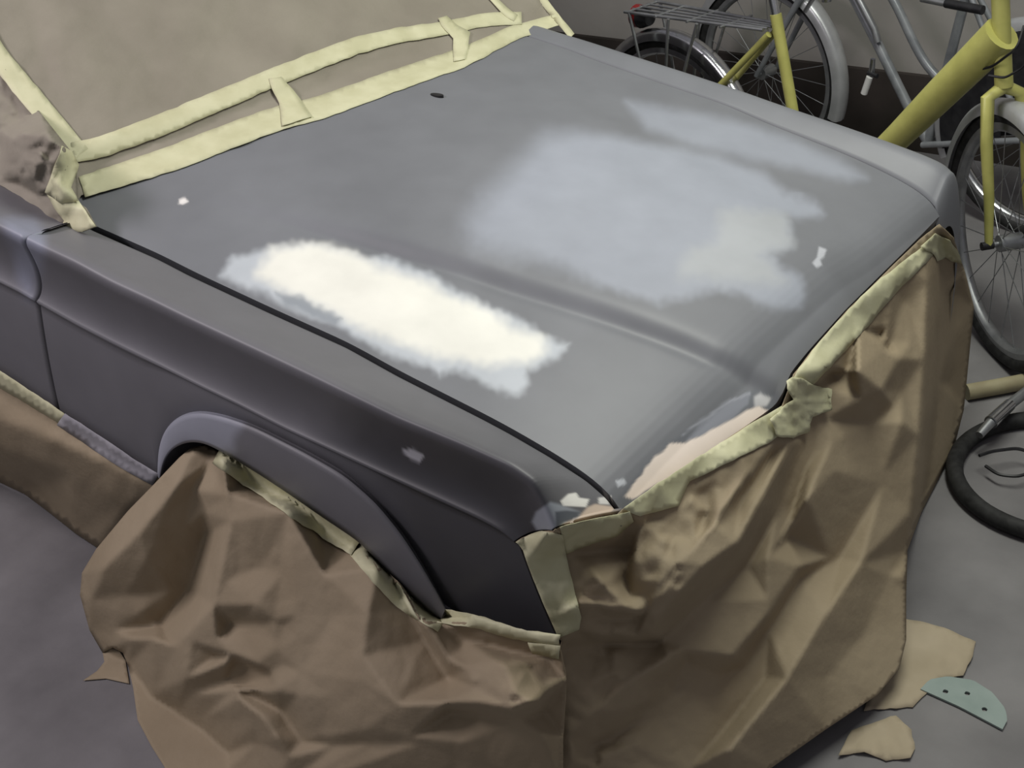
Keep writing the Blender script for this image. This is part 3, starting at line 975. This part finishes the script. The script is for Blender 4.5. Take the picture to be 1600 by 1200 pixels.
# ---- D: nose sheet
an = []
for u, v in ((968, 800), (1100, 715), (1230, 615), (1330, 480), (1440, 375)):
    an.append((u, v, t_hood(u, v) - 0.002))
an.append((1420, 1030, t_axis(1420, 1030, 2, 0.05)))
an.append((1200, 1200, t_axis(1200, 1200, 2, 0.05)))
an.append((850, 1060, t_side(850, 1060, 0.835)))
an.append((850, 1200, t_side(850, 1200, 0.87)))
an.append((870, 990, t_side(870, 990, 0.80)))
an = np.array(an)
uu, vv = (an[:, 0] - 1150) / 400, (an[:, 1] - 800) / 400
Am = np.stack([np.ones(len(an)), uu, vv, uu * vv, uu * uu, vv * vv], 1)
co = np.linalg.solve(Am.T @ Am + 1e-4 * np.eye(6), Am.T @ (1 / an[:, 2]))


def tD0(u, v):
    a, b = (u - 1150) / 400, (v - 800) / 400
    return 1 / float(co @ np.array([1, a, b, a * b, a * a, b * b]))


edge = sections[-1][2:] + np.array([0.004, 0, 0])
ep, et = pix(edge), np.array([t_of(p) for p in edge]) - 0.004
ic = int(np.argmin(((ep - np.array([803, 846])) ** 2).sum(1)))
topD = [tuple(p) for p in ep[ic:0:-1]] + [(972, 797), (1030, 755), (1100, 709), (1160, 669), (1222, 635), (1236, 600), (1240, 585), (1268, 548), (1324, 485), (1392, 418), (1440, 372), (1468, 350), (1490, 372)]
lowD = [tuple(p) for p in ep[ic:]][::-1]


def t_edge(u, v):
    d = ((ep - np.array([u, v])) ** 2).sum(1)
    return et[int(np.argmin(d))]


def offD_top(u, v):
    if u < 968:
        t = t_edge(u, v)
    elif u > 1470:
        t = t_hood(1466, 345) + 0.02
    else:
        t = t_hood(u, v)
    return t - (0.012 if 968 < u < 1060 else 0.005) - tD0(u, v)


zD = lambda u, v, z: t_axis(u, v, 2, z) - tD0(u, v)
sD = lambda u, v, y: t_side(u, v, y) - tD0(u, v)
outD = [(u, v, offD_top(u, v)) for u, v in topD]
outD += [(1508, 425, 0.09), (1522, 480, 0.20), (1514, 560, 0.32), (1506, 640, 0.42), (1490, 702, zD(1490, 702, 0.004)), (1440, 800, zD(1440, 800, 0.004)), (1418, 860, 0.05), (1416, 930, 0.0), (1416, 1000, 0.0),
         (1405, 1045, 0.0), (1372, 1085, 0.0), (1290, 1140, 0.0), (1205, 1200, 0.0), (1140, 1250, 0), (845, 1250, 0.0), (846, 1160, 0.0), (852, 1100, 0.0), (868, 1040, 0.0), (878, 1003, sD(878, 1003, 0.812))] + [(u, v, t_edge(u, v) - 0.005 - tD0(u, v)) for u, v in lowD[:-1:2]]
foldsD = [
    # stretched ridge to the lower right and the return round the far corner
    [(1448, 385, -0.01), (1450, 440, -0.03), (1445, 560, -0.03), (1436, 680, -0.03), (1424, 800, -0.02), (1416, 900, -0.01), (1416, 1000, 0.0)],
    [(1470, 390, 0.05), (1475, 460, 0.09), (1468, 600, 0.15), (1452, 720, 0.18)],
    [(1493, 455, 0.13), (1494, 520, 0.17), (1482, 600, 0.24)],
    # tape line and small gathers below the far half
    [(1420, 420, 0.0), (1410, 470, 0.035), (1400, 500, 0.02)], [(1395, 440, 0.0), (1380, 545, -0.035)], [(1340, 510, 0.0), (1375, 525, 0.035), (1385, 545, 0.03)],
    [(1425, 560, -0.03), (1410, 610, 0.0), (1392, 640, -0.02)], [(1405, 560, -0.04), (1385, 610, -0.035)],
    [(1255, 620, 0.012), (1300, 585, 0.03), (1325, 578, 0.0)], [(1290, 575, -0.03), (1340, 580, -0.07), (1380, 610, -0.075), (1410, 660, -0.06)],
    # bright gathered ridge from the tape lump down to the near corner
    [(1212, 690, -0.02), (1170, 740, -0.055), (1115, 820, -0.08), (1060, 880, -0.085), (1020, 940, -0.075), (1000, 985, -0.05)],
    [(1235, 690, -0.02), (1185, 785, -0.075), (1150, 850, -0.095), (1100, 885, -0.10), (1060, 925, -0.095), (1012, 985, -0.06)],
    [(1200, 720, 0.0), (1160, 775, -0.03), (1100, 830, -0.05)],
    [(1255, 690, 0.025), (1215, 800, 0.02), (1165, 885, 0.015), (1100, 940, 0.0), (1035, 1000, 0.0)],
    [(1300, 690, -0.01), (1260, 780, -0.03), (1200, 870, -0.02)],
    [(1290, 655, 0.01), (1265, 720, 0.02), (1230, 840, 0.03)],
    # hollow below the near corner
    [(895, 845, 0.0), (960, 835, 0.0), (1010, 815, 0.0)], [(890, 868, 0.02), (930, 862, 0.03), (985, 862, 0.02)], [(905, 930, -0.02), (960, 915, -0.03), (985, 870, 0.0)],
    [(910, 940, -0.045), (955, 950, -0.06), (1000, 955, -0.07)], [(940, 910, -0.05), (975, 945, -0.065)], [(950, 965, -0.02), (1000, 968, -0.03)],
    [(985, 820, 0.01), (980, 860, 0.03), (975, 900, 0.01)], [(1005, 815, -0.02), (990, 870, -0.025), (985, 930, -0.03)],
    [(900, 985, -0.02), (950, 992, -0.03), (1000, 995, -0.03)], [(880, 1015, 0.01), (940, 1005, 0.015), (1000, 1005, 0.015), (1030, 1005, 0.01)],
    # long slack folds over the lower half
    [(1250, 885, -0.015), (1200, 960, -0.03), (1145, 1025, -0.03)],
    [(1312, 872, 0.02), (1250, 905, 0.02), (1200, 985, 0.02), (1165, 1040, 0.015)],
    [(1345, 880, -0.03), (1290, 960, -0.04), (1230, 1060, -0.045), (1140, 1170, -0.04)],
    [(1195, 1060, 0.01), (1140, 1130, 0.012), (1080, 1200, 0.0)],
    [(1060, 1050, 0.012), (1120, 1055, 0.012), (1030, 1120, 0.01), (930, 1165, 0.01)],
    [(1050, 1020, -0.03), (990, 1060, -0.03), (930, 1110, -0.035), (890, 1150, -0.03)],
    [(1390, 900, 0.0), (1350, 990, 0.0), (1290, 1060, -0.01)],
]
fD = Field(tD0, outD, [(1100, 1000, -0.01), (1000, 1150, -0.02), (900, 1200, -0.02), (1330, 1050, -0.01), (1350, 750, -0.02), (1330, 700, 0.0), (1250, 960, -0.01), (1100, 760, -0.01)], foldsD, 1, 3, 1.5)
fD = add_facets(outD, [], foldsD, fD, [([(890, 850), (1000, 815), (1180, 700), (1215, 690), (1120, 880), (1010, 1000), (900, 990)], 110, 0.013), ([(870, 1000), (1060, 990), (1100, 1060), (960, 1200), (860, 1200)], 60, 0.012), ([(1060, 1000), (1300, 700), (1410, 700), (1400, 1000), (1200, 1190), (1000, 1190)], 16, 0.004), ([(1260, 620), (1440, 430), (1440, 640), (1300, 690)], 10, 0.006)], 8, (1, 3, 1.5))
tD = lambda u, v: floor_clamp(u, v, fD.t(u, v) + crumple(u, v, 31.0, 0.006 if u < 1060 else 0.005, 0.022 if u < 1060 else 0.012))
paperD = sheet_mesh('masking_paper', outD, tD, M_PAPER, None, 5.5)
tag(paperD, 'large sheet of brown masking paper hanging from the hood edge over the nose', 'masking paper')
# tapes of the nose sheet
poly_tape('masking_tape', [tuple(p) for p in ep[ic:ic + 200:2]] + [tuple(ep[-1]), (905, 984), (908, 965), (897, 920), (885, 870), (880, 836)] + [tuple(p) for p in ep[ic - 4:ic - 14:-1] if p[0] < 878][::-1], tD, M_TAPE, paperD, 0.006, 1.0, 32.0, 7, 0.010, 0.03)
poly_tape('masking_tape', [tuple(p) for p in ep[1:ic + 1:2] if p[0] > 874] + [(884, 866), (925, 850), (965, 838), (990, 815), (984, 800)], tD, M_TAPE, paperD, 0.005, 1.0, 37.0, 7, 0.006, 0.03)
poly_tape('masking_tape', [(973, 796), (1030, 754), (1100, 708), (1165, 667), (1222, 634), (1240, 662), (1205, 690), (1140, 722), (1100, 742), (1078, 752), (1060, 790), (1042, 796), (1000, 806)], tD, M_TAPE, paperD, 0.007, 1.5, 33.0)
poly_tape('masking_tape', [(1228, 596), (1240, 588), (1270, 600), (1300, 610), (1300, 640), (1270, 650), (1264, 676), (1240, 684), (1215, 682), (1205, 655), (1238, 625)], tD, M_TAPE, paperD, 0.013, 4.0, 34.0, 5, 0.016, 0.06)
ribbon('masking_tape', [(1242, 612), (1275, 570), (1330, 508), (1390, 445), (1440, 402), (1452, 390)], [14, 20, 20, 16, 10], tD, M_TAPE, paperD, 0.007, 2.5, 35.0)
poly_tape('masking_tape', [(1440, 385), (1462, 365), (1486, 376), (1500, 400), (1504, 412), (1486, 408), (1478, 402), (1466, 408), (1455, 395)], tD, M_TAPE, paperD, 0.010, 2.5, 36.0, 5, 0.012, 0.06)


# ------------------------------------------------------------------ YELLOW BICYCLE
RW = on_axis(1056, 218, 2, 0.34)
FW = on_axis(1578, 378, 2, 0.34)
e1 = FW - RW
e1[2] = 0
WB = np.linalg.norm(e1)
e1 /= WB
ez = np.array([0, 0, 1.0])
side = np.cross(ez, e1)            # the bike's left, away from the car
bk = empty('bicycle', (RW + FW) / 2 * np.array([1, 1, 0]), 'yellow bicycle with rear rack and red reflector standing beside the car', 'bicycle', 'bicycles by the back wall')


def UB(u, v, d=0.0):
    return at(u, v, t_plane(u, v, RW - side * d, side))


def wheel(name, c, ax, r, parent, guard=None, spokes=24, rim_mat=M_CHROME, tyre_r=0.021, up=None):
    ax = np.array(ax, float) / np.linalg.norm(ax)
    w = MB().ring(c, ax, r - tyre_r, circ(tyre_r, 12), n=72, up=up).build(name, M_RUBBER, parent)
    MB().ring(c, ax, r - 0.048, [(0.012, -0.013), (0.012, 0.013), (-0.004, 0.015), (-0.012, 0.006), (-0.012, -0.006), (-0.004, -0.015)], n=72, up=up).build('rim', rim_mat, w)
    MB().tube([c - ax * 0.05, c - ax * 0.032, c - ax * 0.03, c + ax * 0.03, c + ax * 0.032, c + ax * 0.05], [0.007, 0.007, 0.022, 0.022, 0.007, 0.007], 14).build('hub', M_ALLOY, w)
    e = np.array([0, 0, 1.0]) if up is None else np.array(up, float)
    e = e - ax * np.dot(e, ax)
    e /= np.linalg.norm(e)
    f = np.cross(ax, e)
    for k in range(spokes):
        a = 2 * math.pi * k / spokes
        b = a + (0.35 if k % 4 < 2 else -0.35)
        s = 1 if k % 2 else -1
        p = c + ax * 0.026 * s + (e * math.cos(b) + f * math.sin(b)) * 0.02
        q = c + (e * math.cos(a) + f * math.sin(a)) * (r - 0.058)
        MB().tube([p, q], 0.0013, 5).build('spoke', M_ALLOY, w)
    if guard:
        a0, a1, gw, gm = guard
        prof = [(-0.026, -gw), (-0.004, -gw * 0.97), (0.006, -gw * 0.7), (0.010, 0), (0.006, gw * 0.7), (-0.004, gw * 0.97), (-0.026, gw), (-0.026, gw * 0.94), (-0.006, gw * 0.90), (0.003, gw * 0.6), (0.006, 0), (0.003, -gw * 0.6), (-0.006, -gw * 0.90), (-0.026, -gw * 0.94)]
        MB().ring(c, ax, r + 0.012, prof, a0, a1, 48, up).build('mudguard', gm, w)
    return w


fwd_angle = lambda a: a
# axis chosen so that angles grow from straight up towards the rear
wheel('rear_wheel', RW, -side, 0.335, bk, (-1.3, 1.9, 0.024, M_CHROME))
ST = math.radians(-30)
fdir = e1 * math.cos(ST) + side * math.sin(ST)
fside = np.cross(ez, fdir)
wheel('front_wheel', FW, -fside, 0.34, bk, (-0.45, 1.85, 0.030, M_GUARD), 24, M_ALLOY)
BB = UB(1262, 306)
HT = UB(1562, -30)
HB = UB(1568, 118)
ST_top = UB(1212, 22)
dn_top = UB(1553, 55)
mb = MB()
mb.tube([HT + (HT - HB) * 0.1, HB], 0.021, 16)
fr = mb.build('head_tube', M_YELLOW, bk)
MB().tube([HB + (HT - HB) * 0.45, UB(1470, 147), UB(1405, 212), UB(1325, 290), BB], [0.046, 0.042, 0.037, 0.034, 0.03], 18).build('down_tube', M_YELLOW, bk)
MB().tube([ST_top, BB], 0.0165, 14).build('seat_tube', M_YELLOW, bk)
MB().tube([ST_top + (ST_top - BB) * 0.28, ST_top + (BB - ST_top) * 0.05], 0.0125, 12).build('seat_post', M_CHROME, bk)
sp = ST_top + (ST_top - BB) * 0.30
# saddle (above the frame)
mb = MB()
for k, s in enumerate(np.linspace(-0.13, 0.15, 12)):
    w_ = 0.085 * (1 - (k / 11) ** 0.7) + 0.018
    for j in range(10):
        a = 2 * math.pi * j / 10
        mb.V.append(tuple(sp + e1 * s + side * w_ * math.cos(a) + ez * (0.022 * math.sin(a) + 0.02)))
mb.F += grid_faces(12, 10, 0, True) + [tuple(range(9, -1, -1)), tuple(range(110, 120))]
mb.build('saddle', M_BLACK, bk)
for s in (-1, 1):
    MB().tube([UB(1206, 52) + side * 0.012 * s, RW + side * 0.055 * s], 0.010, 10).build('seat_stay', M_YELLOW, bk)
    MB().tube([BB + side * 0.03 * s, RW + side * 0.055 * s], 0.011, 10).build('chain_stay', M_YELLOW, bk)
# fork
crown = HB + (HB - HT) * 0.12
MB().tube([HB, crown], 0.022, 14).build('fork_crown', M_YELLOW, bk)
for s in (-1, 1):
    a = crown + fside * 0.050 * s
    MB().tube([crown, crown + fside * 0.042 * s + (HT - HB) * -0.10, a + (FW - crown) * 0.35, a + (FW - crown) * 0.7, FW + fside * 0.056 * s], [0.017, 0.0165, 0.015, 0.013, 0.010], 12).build('fork_blade', M_YELLOW, bk)
    MB().tube([FW + fside * 0.045 * s, FW + fside * 0.075 * s], 0.011, 8).build('axle_nut', M_BLACK, bk)
# stem, bars
hb = HT + (HT - HB) * 0.25
MB().tube([HT, hb, hb + fdir * 0.06], 0.013, 10).build('stem', M_CHROME, bk)
MB().tube([hb + fdir * 0.06 - fside * 0.30 - fdir * 0.16, hb + fdir * 0.06 - fside * 0.22 + ez * 0.03, hb + fdir * 0.06, hb + fdir * 0.06 + fside * 0.22 + ez * 0.03, hb + fdir * 0.06 + fside * 0.30 - fdir * 0.16], 0.011, 10).build('handlebar', M_CHROME, bk)
# rear rack
rk = lambda u, v, d: UB(u, v) + side * d
ra, rb = UB(1000, 10), UB(1205, 42)
rackroot = None
mb = MB()
for d in (-0.065, 0.065):
    mb.tube([ra + side * d, rb + side * d * 0.5], 0.0055, 8)
rackroot = mb.build('rack', M_ALLOY, bk)
for d in (-0.03, 0.0, 0.03):
    MB().tube([ra + side * d, rb + side * d * 0.5], 0.004, 8).build('rack_bar', M_ALLOY, rackroot)
for k in (0.02, 0.25, 0.5, 0.75):
    p = ra + (rb - ra) * k
    MB().tube([p - side * 0.066, p + side * 0.066], 0.004, 8).build('rack_bar', M_ALLOY, rackroot)
for s in (-1, 1):
    for k in (0.04, 0.36, 0.58):
        p = ra + (rb - ra) * k
        MB().tube([p + side * 0.066 * s, RW + side * 0.06 * s + e1 * (k - 0.3) * 0.08 + ez * 0.03], 0.005, 8).build('rack_strut', M_ALLOY, rackroot)
rp_ = UB(1003, 26) - e1 * 0.012
mb = MB().tube([rp_ + e1 * 0.012, rp_ - e1 * 0.012], [0.034, 0.036], 16)
tag(mb.build('tail_reflector', M_RED, bk), 'round dark red reflector')
mb = MB().tube([rp_ + e1 * 0.014, rp_ + e1 * 0.05], [0.036, 0.022], 16)
mb.build('tail_light_housing', M_BLACK, bk)
# chain wheel, crank and pedal hidden low behind the fender
MB().ring(BB - side * 0.045, side, 0.085, [(0.01, -0.002), (0.01, 0.002), (-0.01, 0.002), (-0.01, -0.002)]).build('chainring', M_ALLOY, bk)
cr1 = BB - side * 0.06
MB().tube([cr1, cr1 - ez * 0.10 + e1 * 0.13], 0.009, 8).build('crank', M_ALLOY, bk)
MB().box(cr1 - ez * 0.10 + e1 * 0.13 - side * 0.05, e1 * 0.045, side * 0.045, ez * 0.012).build('pedal', M_BLACK, bk, False)
# dynamo lamp bracket and brake cables round the head
cab = [UB(1600, 40, 0.02), UB(1590, 75, 0.05), UB(1572, 88, 0.04), UB(1550, 105, 0.03), UB(1530, 108, 0.02), UB(1500, 135, 0.02), UB(1480, 160, 0.02)]
MB().tube(smooth_line(cab, 40, 6), 0.0032, 6).build('brake_cable', M_BLACK, bk)
cab = [UB(1545, 118, 0.05), UB(1570, 122, 0.05), UB(1600, 105, 0.05), UB(1620, 60, 0.05)]
MB().tube(smooth_line(cab, 30, 4), 0.0032, 6).build('brake_cable', M_BLACK, bk)

# ------------------------------------------------------------------ SILVER BICYCLE behind it
G1 = on_axis(1198, 112, 2, 0.33)
G2 = on_axis(1620, 210, 2, 0.33)
g1 = G2 - G1
g1[2] = 0
g1 /= np.linalg.norm(g1)
gs = np.cross(ez, g1)
bg = empty('bicycle', (G1 + G2) / 2 * np.array([1, 1, 0]), 'silver step-through bicycle behind the yellow one, nearest the back wall', 'bicycle', 'bicycles by the back wall')


def UG(u, v, d=0.0):
    return at(u, v, t_plane(u, v, G1 - gs * d, gs))


wheel('front_wheel', G1, -gs, 0.33, bg, (-1.9, 1.6, 0.030, M_GUARD), 24, M_ALLOY)
wheel('rear_wheel', G2, -gs, 0.33, bg, (-1.4, 2.0, 0.026, M_GUARD), 24, M_CHROME)
GB = UG(1450, 222)
hT, hB = UG(1270, -150), UG(1296, -70)
MB().tube([hT, hB], 0.019, 12).build('head_tube', M_GREYBIKE, bg)
MB().tube([hB, UG(1336, 0), UG(1372, 70), UG(1417, 162), GB], 0.0165, 12).build('down_tube', M_GREYBIKE, bg)
MB().tube([UG(1310, -60, 0.02), UG(1345, 5, 0.02), UG(1366, 45, 0.02), UG(1372, 66, 0.02)], 0.012, 12).build('bottle_pump', M_ALLOY, bg)
MB().tube(smooth_line([hT + (hB - hT) * 0.3, UG(1352, -70), UG(1400, 5), UG(1425, 62), UG(1448, 105), UG(1485, 140), UG(1508, 150)], 40, 8), 0.0145, 12).build('step_through_tube', M_GREYBIKE, bg)
MB().tube([UG(1530, -150), UG(1508, 0), GB], 0.0155, 12).build('seat_tube', M_GREYBIKE, bg)
MB().tube([UG(1536, -190), UG(1528, -130)], 0.0125, 12).build('seat_post', M_CHROME, bg)
for s in (-1, 1):
    MB().tube([hB + gs * 0.03 * s, G1 + gs * 0.055 * s], [0.013, 0.009], 10).build('fork_blade', M_GREYBIKE, bg)
    MB().tube([UG(1512, -30) + gs * 0.012 * s, G2 + gs * 0.055 * s], 0.009, 10).build('seat_stay', M_GREYBIKE, bg)
    MB().tube([GB + gs * 0.03 * s, G2 + gs * 0.055 * s], 0.010, 10).build('chain_stay', M_GREYBIKE, bg)
mb = MB()
for s_ in (-1, 1):
    mb = MB().ring(G2 + gs * 0.034 * s_, -gs, 0.20, [(0.115, -0.002), (0.115, 0.002), (-0.10, 0.002), (-0.10, -0.002)], -1.0, 1.9, 40)
    mb.build('skirt_guard', M_BLACK, bg)
MB().tube([UG(1364, 92, 0.07), UG(1362, 112, 0.07), UG(1360, 118, 0.07)], [0.008, 0.010, 0.010], 10).build('pedal_axle', M_CHROME, bg)
tag(MB().tube([UG(1359, 120, 0.08), UG(1350, 146, 0.08)], [0.011, 0.011], 10).build('pump_handle', M_WHITE, bg), 'short white handle')
MB().tube([UG(1356, 114, 0.075), UG(1371, 119, 0.075)], 0.008, 8).build('clamp', M_BLACK, bg)
MB().tube([UG(1258, 18, 0.09), UG(1276, -12, 0.09)], 0.008, 8).build('dynamo_bracket', M_CHROME, bg)
mb = MB().tube([UG(1292, 2, 0.10), UG(1292, -14, 0.10)], [0.016, 0.02], 14)
tag(mb.build('front_lamp', M_CHROME, bg), 'small bright chrome lamp')
MB().tube([UG(1440, -2, 0.12), UG(1480, 6, 0.12)], 0.010, 10).build('handlebar_end', M_ALLOY, bg)
MB().tube([UG(1478, 5, 0.12), UG(1536, 16, 0.12)], 0.0135, 10).build('grip', M_BLACK, bg)

# ------------------------------------------------------------------ loose things on the floor at the right
pf = lambda u, v, z: on_axis(u, v, 2, z)
c1 = pf(1660, 742, 0.02)
tag(MB().ring(c1, (0, 0, 1), 0.235, circ(0.02, 12), n=64, up=(1, 0, 0)).build('loose_tyre', M_RUBBER), 'loose black bicycle tyre lying flat on the concrete floor', 'tyre')
tag(MB().tube([pf(1510, 613, 0.022), pf(1560, 604, 0.022), pf(1660, 585, 0.022)], 0.021, 16).build('beige_tube', M_BEIGE), 'beige tube sticking out from behind the brown paper', 'tube')
pr = empty('hand_pump', pf(1560, 640, 0.0), 'dull silver and black pump lying across the tyre', 'pump')
MB().tube([pf(1640, 584, 0.07), pf(1578, 632, 0.07)], 0.013, 12).build('barrel', M_ALLOY, pr)
MB().tube([pf(1578, 632, 0.07), pf(1548, 660, 0.07)], [0.015, 0.017], 12).build('collar', M_CHROME, pr)
MB().tube([pf(1548, 660, 0.07), pf(1530, 680, 0.06)], [0.012, 0.01], 12).build('hose_end', M_ALLOY, pr)
cab = [pf(1530, 712, 0.05), pf(1550, 705, 0.05), pf(1590, 700, 0.045), pf(1625, 712, 0.04), pf(1620, 735, 0.03), pf(1590, 745, 0.03), pf(1560, 742, 0.03), pf(1540, 728, 0.03)]
tag(MB().tube(smooth_line(cab, 60, 6), 0.004, 6).build('cable', M_BLACK), 'thin dark cable coiled over the loose tyre', 'cable')

# paper scraps and a filler spreader on the floor
def scrap(name, outline, label, seed):
    o = sheet_mesh(name, outline, lambda u, v: t_axis(u, v, 2, 0.003 + 0.010 * abs(noise.noise((u * 0.03, v * 0.03, seed)))), M_SCRAP, None, 8, 0.001, 2.0, seed)
    return tag(o, label, 'paper scrap')


scrap('paper_scrap', [(1395, 965), (1440, 970), (1475, 980), (1524, 1002), (1520, 1025), (1505, 1055), (1470, 1060), (1440, 1090), (1425, 1105), (1350, 1110)], 'tan paper scrap on the floor beside the mint green spreader', 41.0)
scrap('paper_scrap', [(1330, 1140), (1400, 1118), (1424, 1140), (1430, 1170), (1422, 1184), (1385, 1188), (1350, 1175), (1310, 1180)], 'tan paper scrap on the floor below the nose of the car', 42.0)
sp_pts = [(1438, 1080), (1452, 1065), (1480, 1060), (1520, 1066), (1550, 1085), (1570, 1110), (1574, 1128), (1566, 1143)]
ol = arc(sp_pts, 26)
ol = np.concatenate([ol, arc([(1566, 1143), (1500, 1108), (1438, 1080)], 12)[1:-1]])
P = np.array([pf(u, v, 0.0) for u, v in ol])
holes = [pf(1477, 1084, 0), pf(1511, 1087, 0), pf(1538, 1112, 0)]
vs, es = [Vector(p[:2]) for p in P], [(i, (i + 1) % len(P)) for i in range(len(P))]
for h in holes:
    o = len(vs)
    vs += [Vector((h[0] + 0.0055 * math.cos(k * math.pi / 6), h[1] + 0.0055 * math.sin(k * math.pi / 6))) for k in range(12)]
    es += [(o + k, o + (k + 1) % 12) for k in range(12)]
ov, oe, of, *_ = delaunay_2d_cdt(vs, es, [], 2, 1e-6)
F = []
for f in of:
    c = np.mean([[ov[i].x, ov[i].y] for i in f], 0)
    if min(np.hypot(*(c - h[:2])) for h in holes) > 0.0050:
        F.append(f)
e = np.array(pf(1566, 1143, 0) - pf(1438, 1080, 0))
nrm = np.array([-e[1], e[0]]) / np.hypot(e[0], e[1])
q0 = pf(1438, 1080, 0)[:2]
V = [(v.x, v.y, 0.006) for v in ov]
so = mesh_obj('filler_spreader', V, F, M_MINT, None, False)
md = so.modifiers.new('thickness', 'SOLIDIFY')
md.thickness = 0.004
tag(so, 'mint green half-moon filler spreader with three holes on the floor', 'spreader')
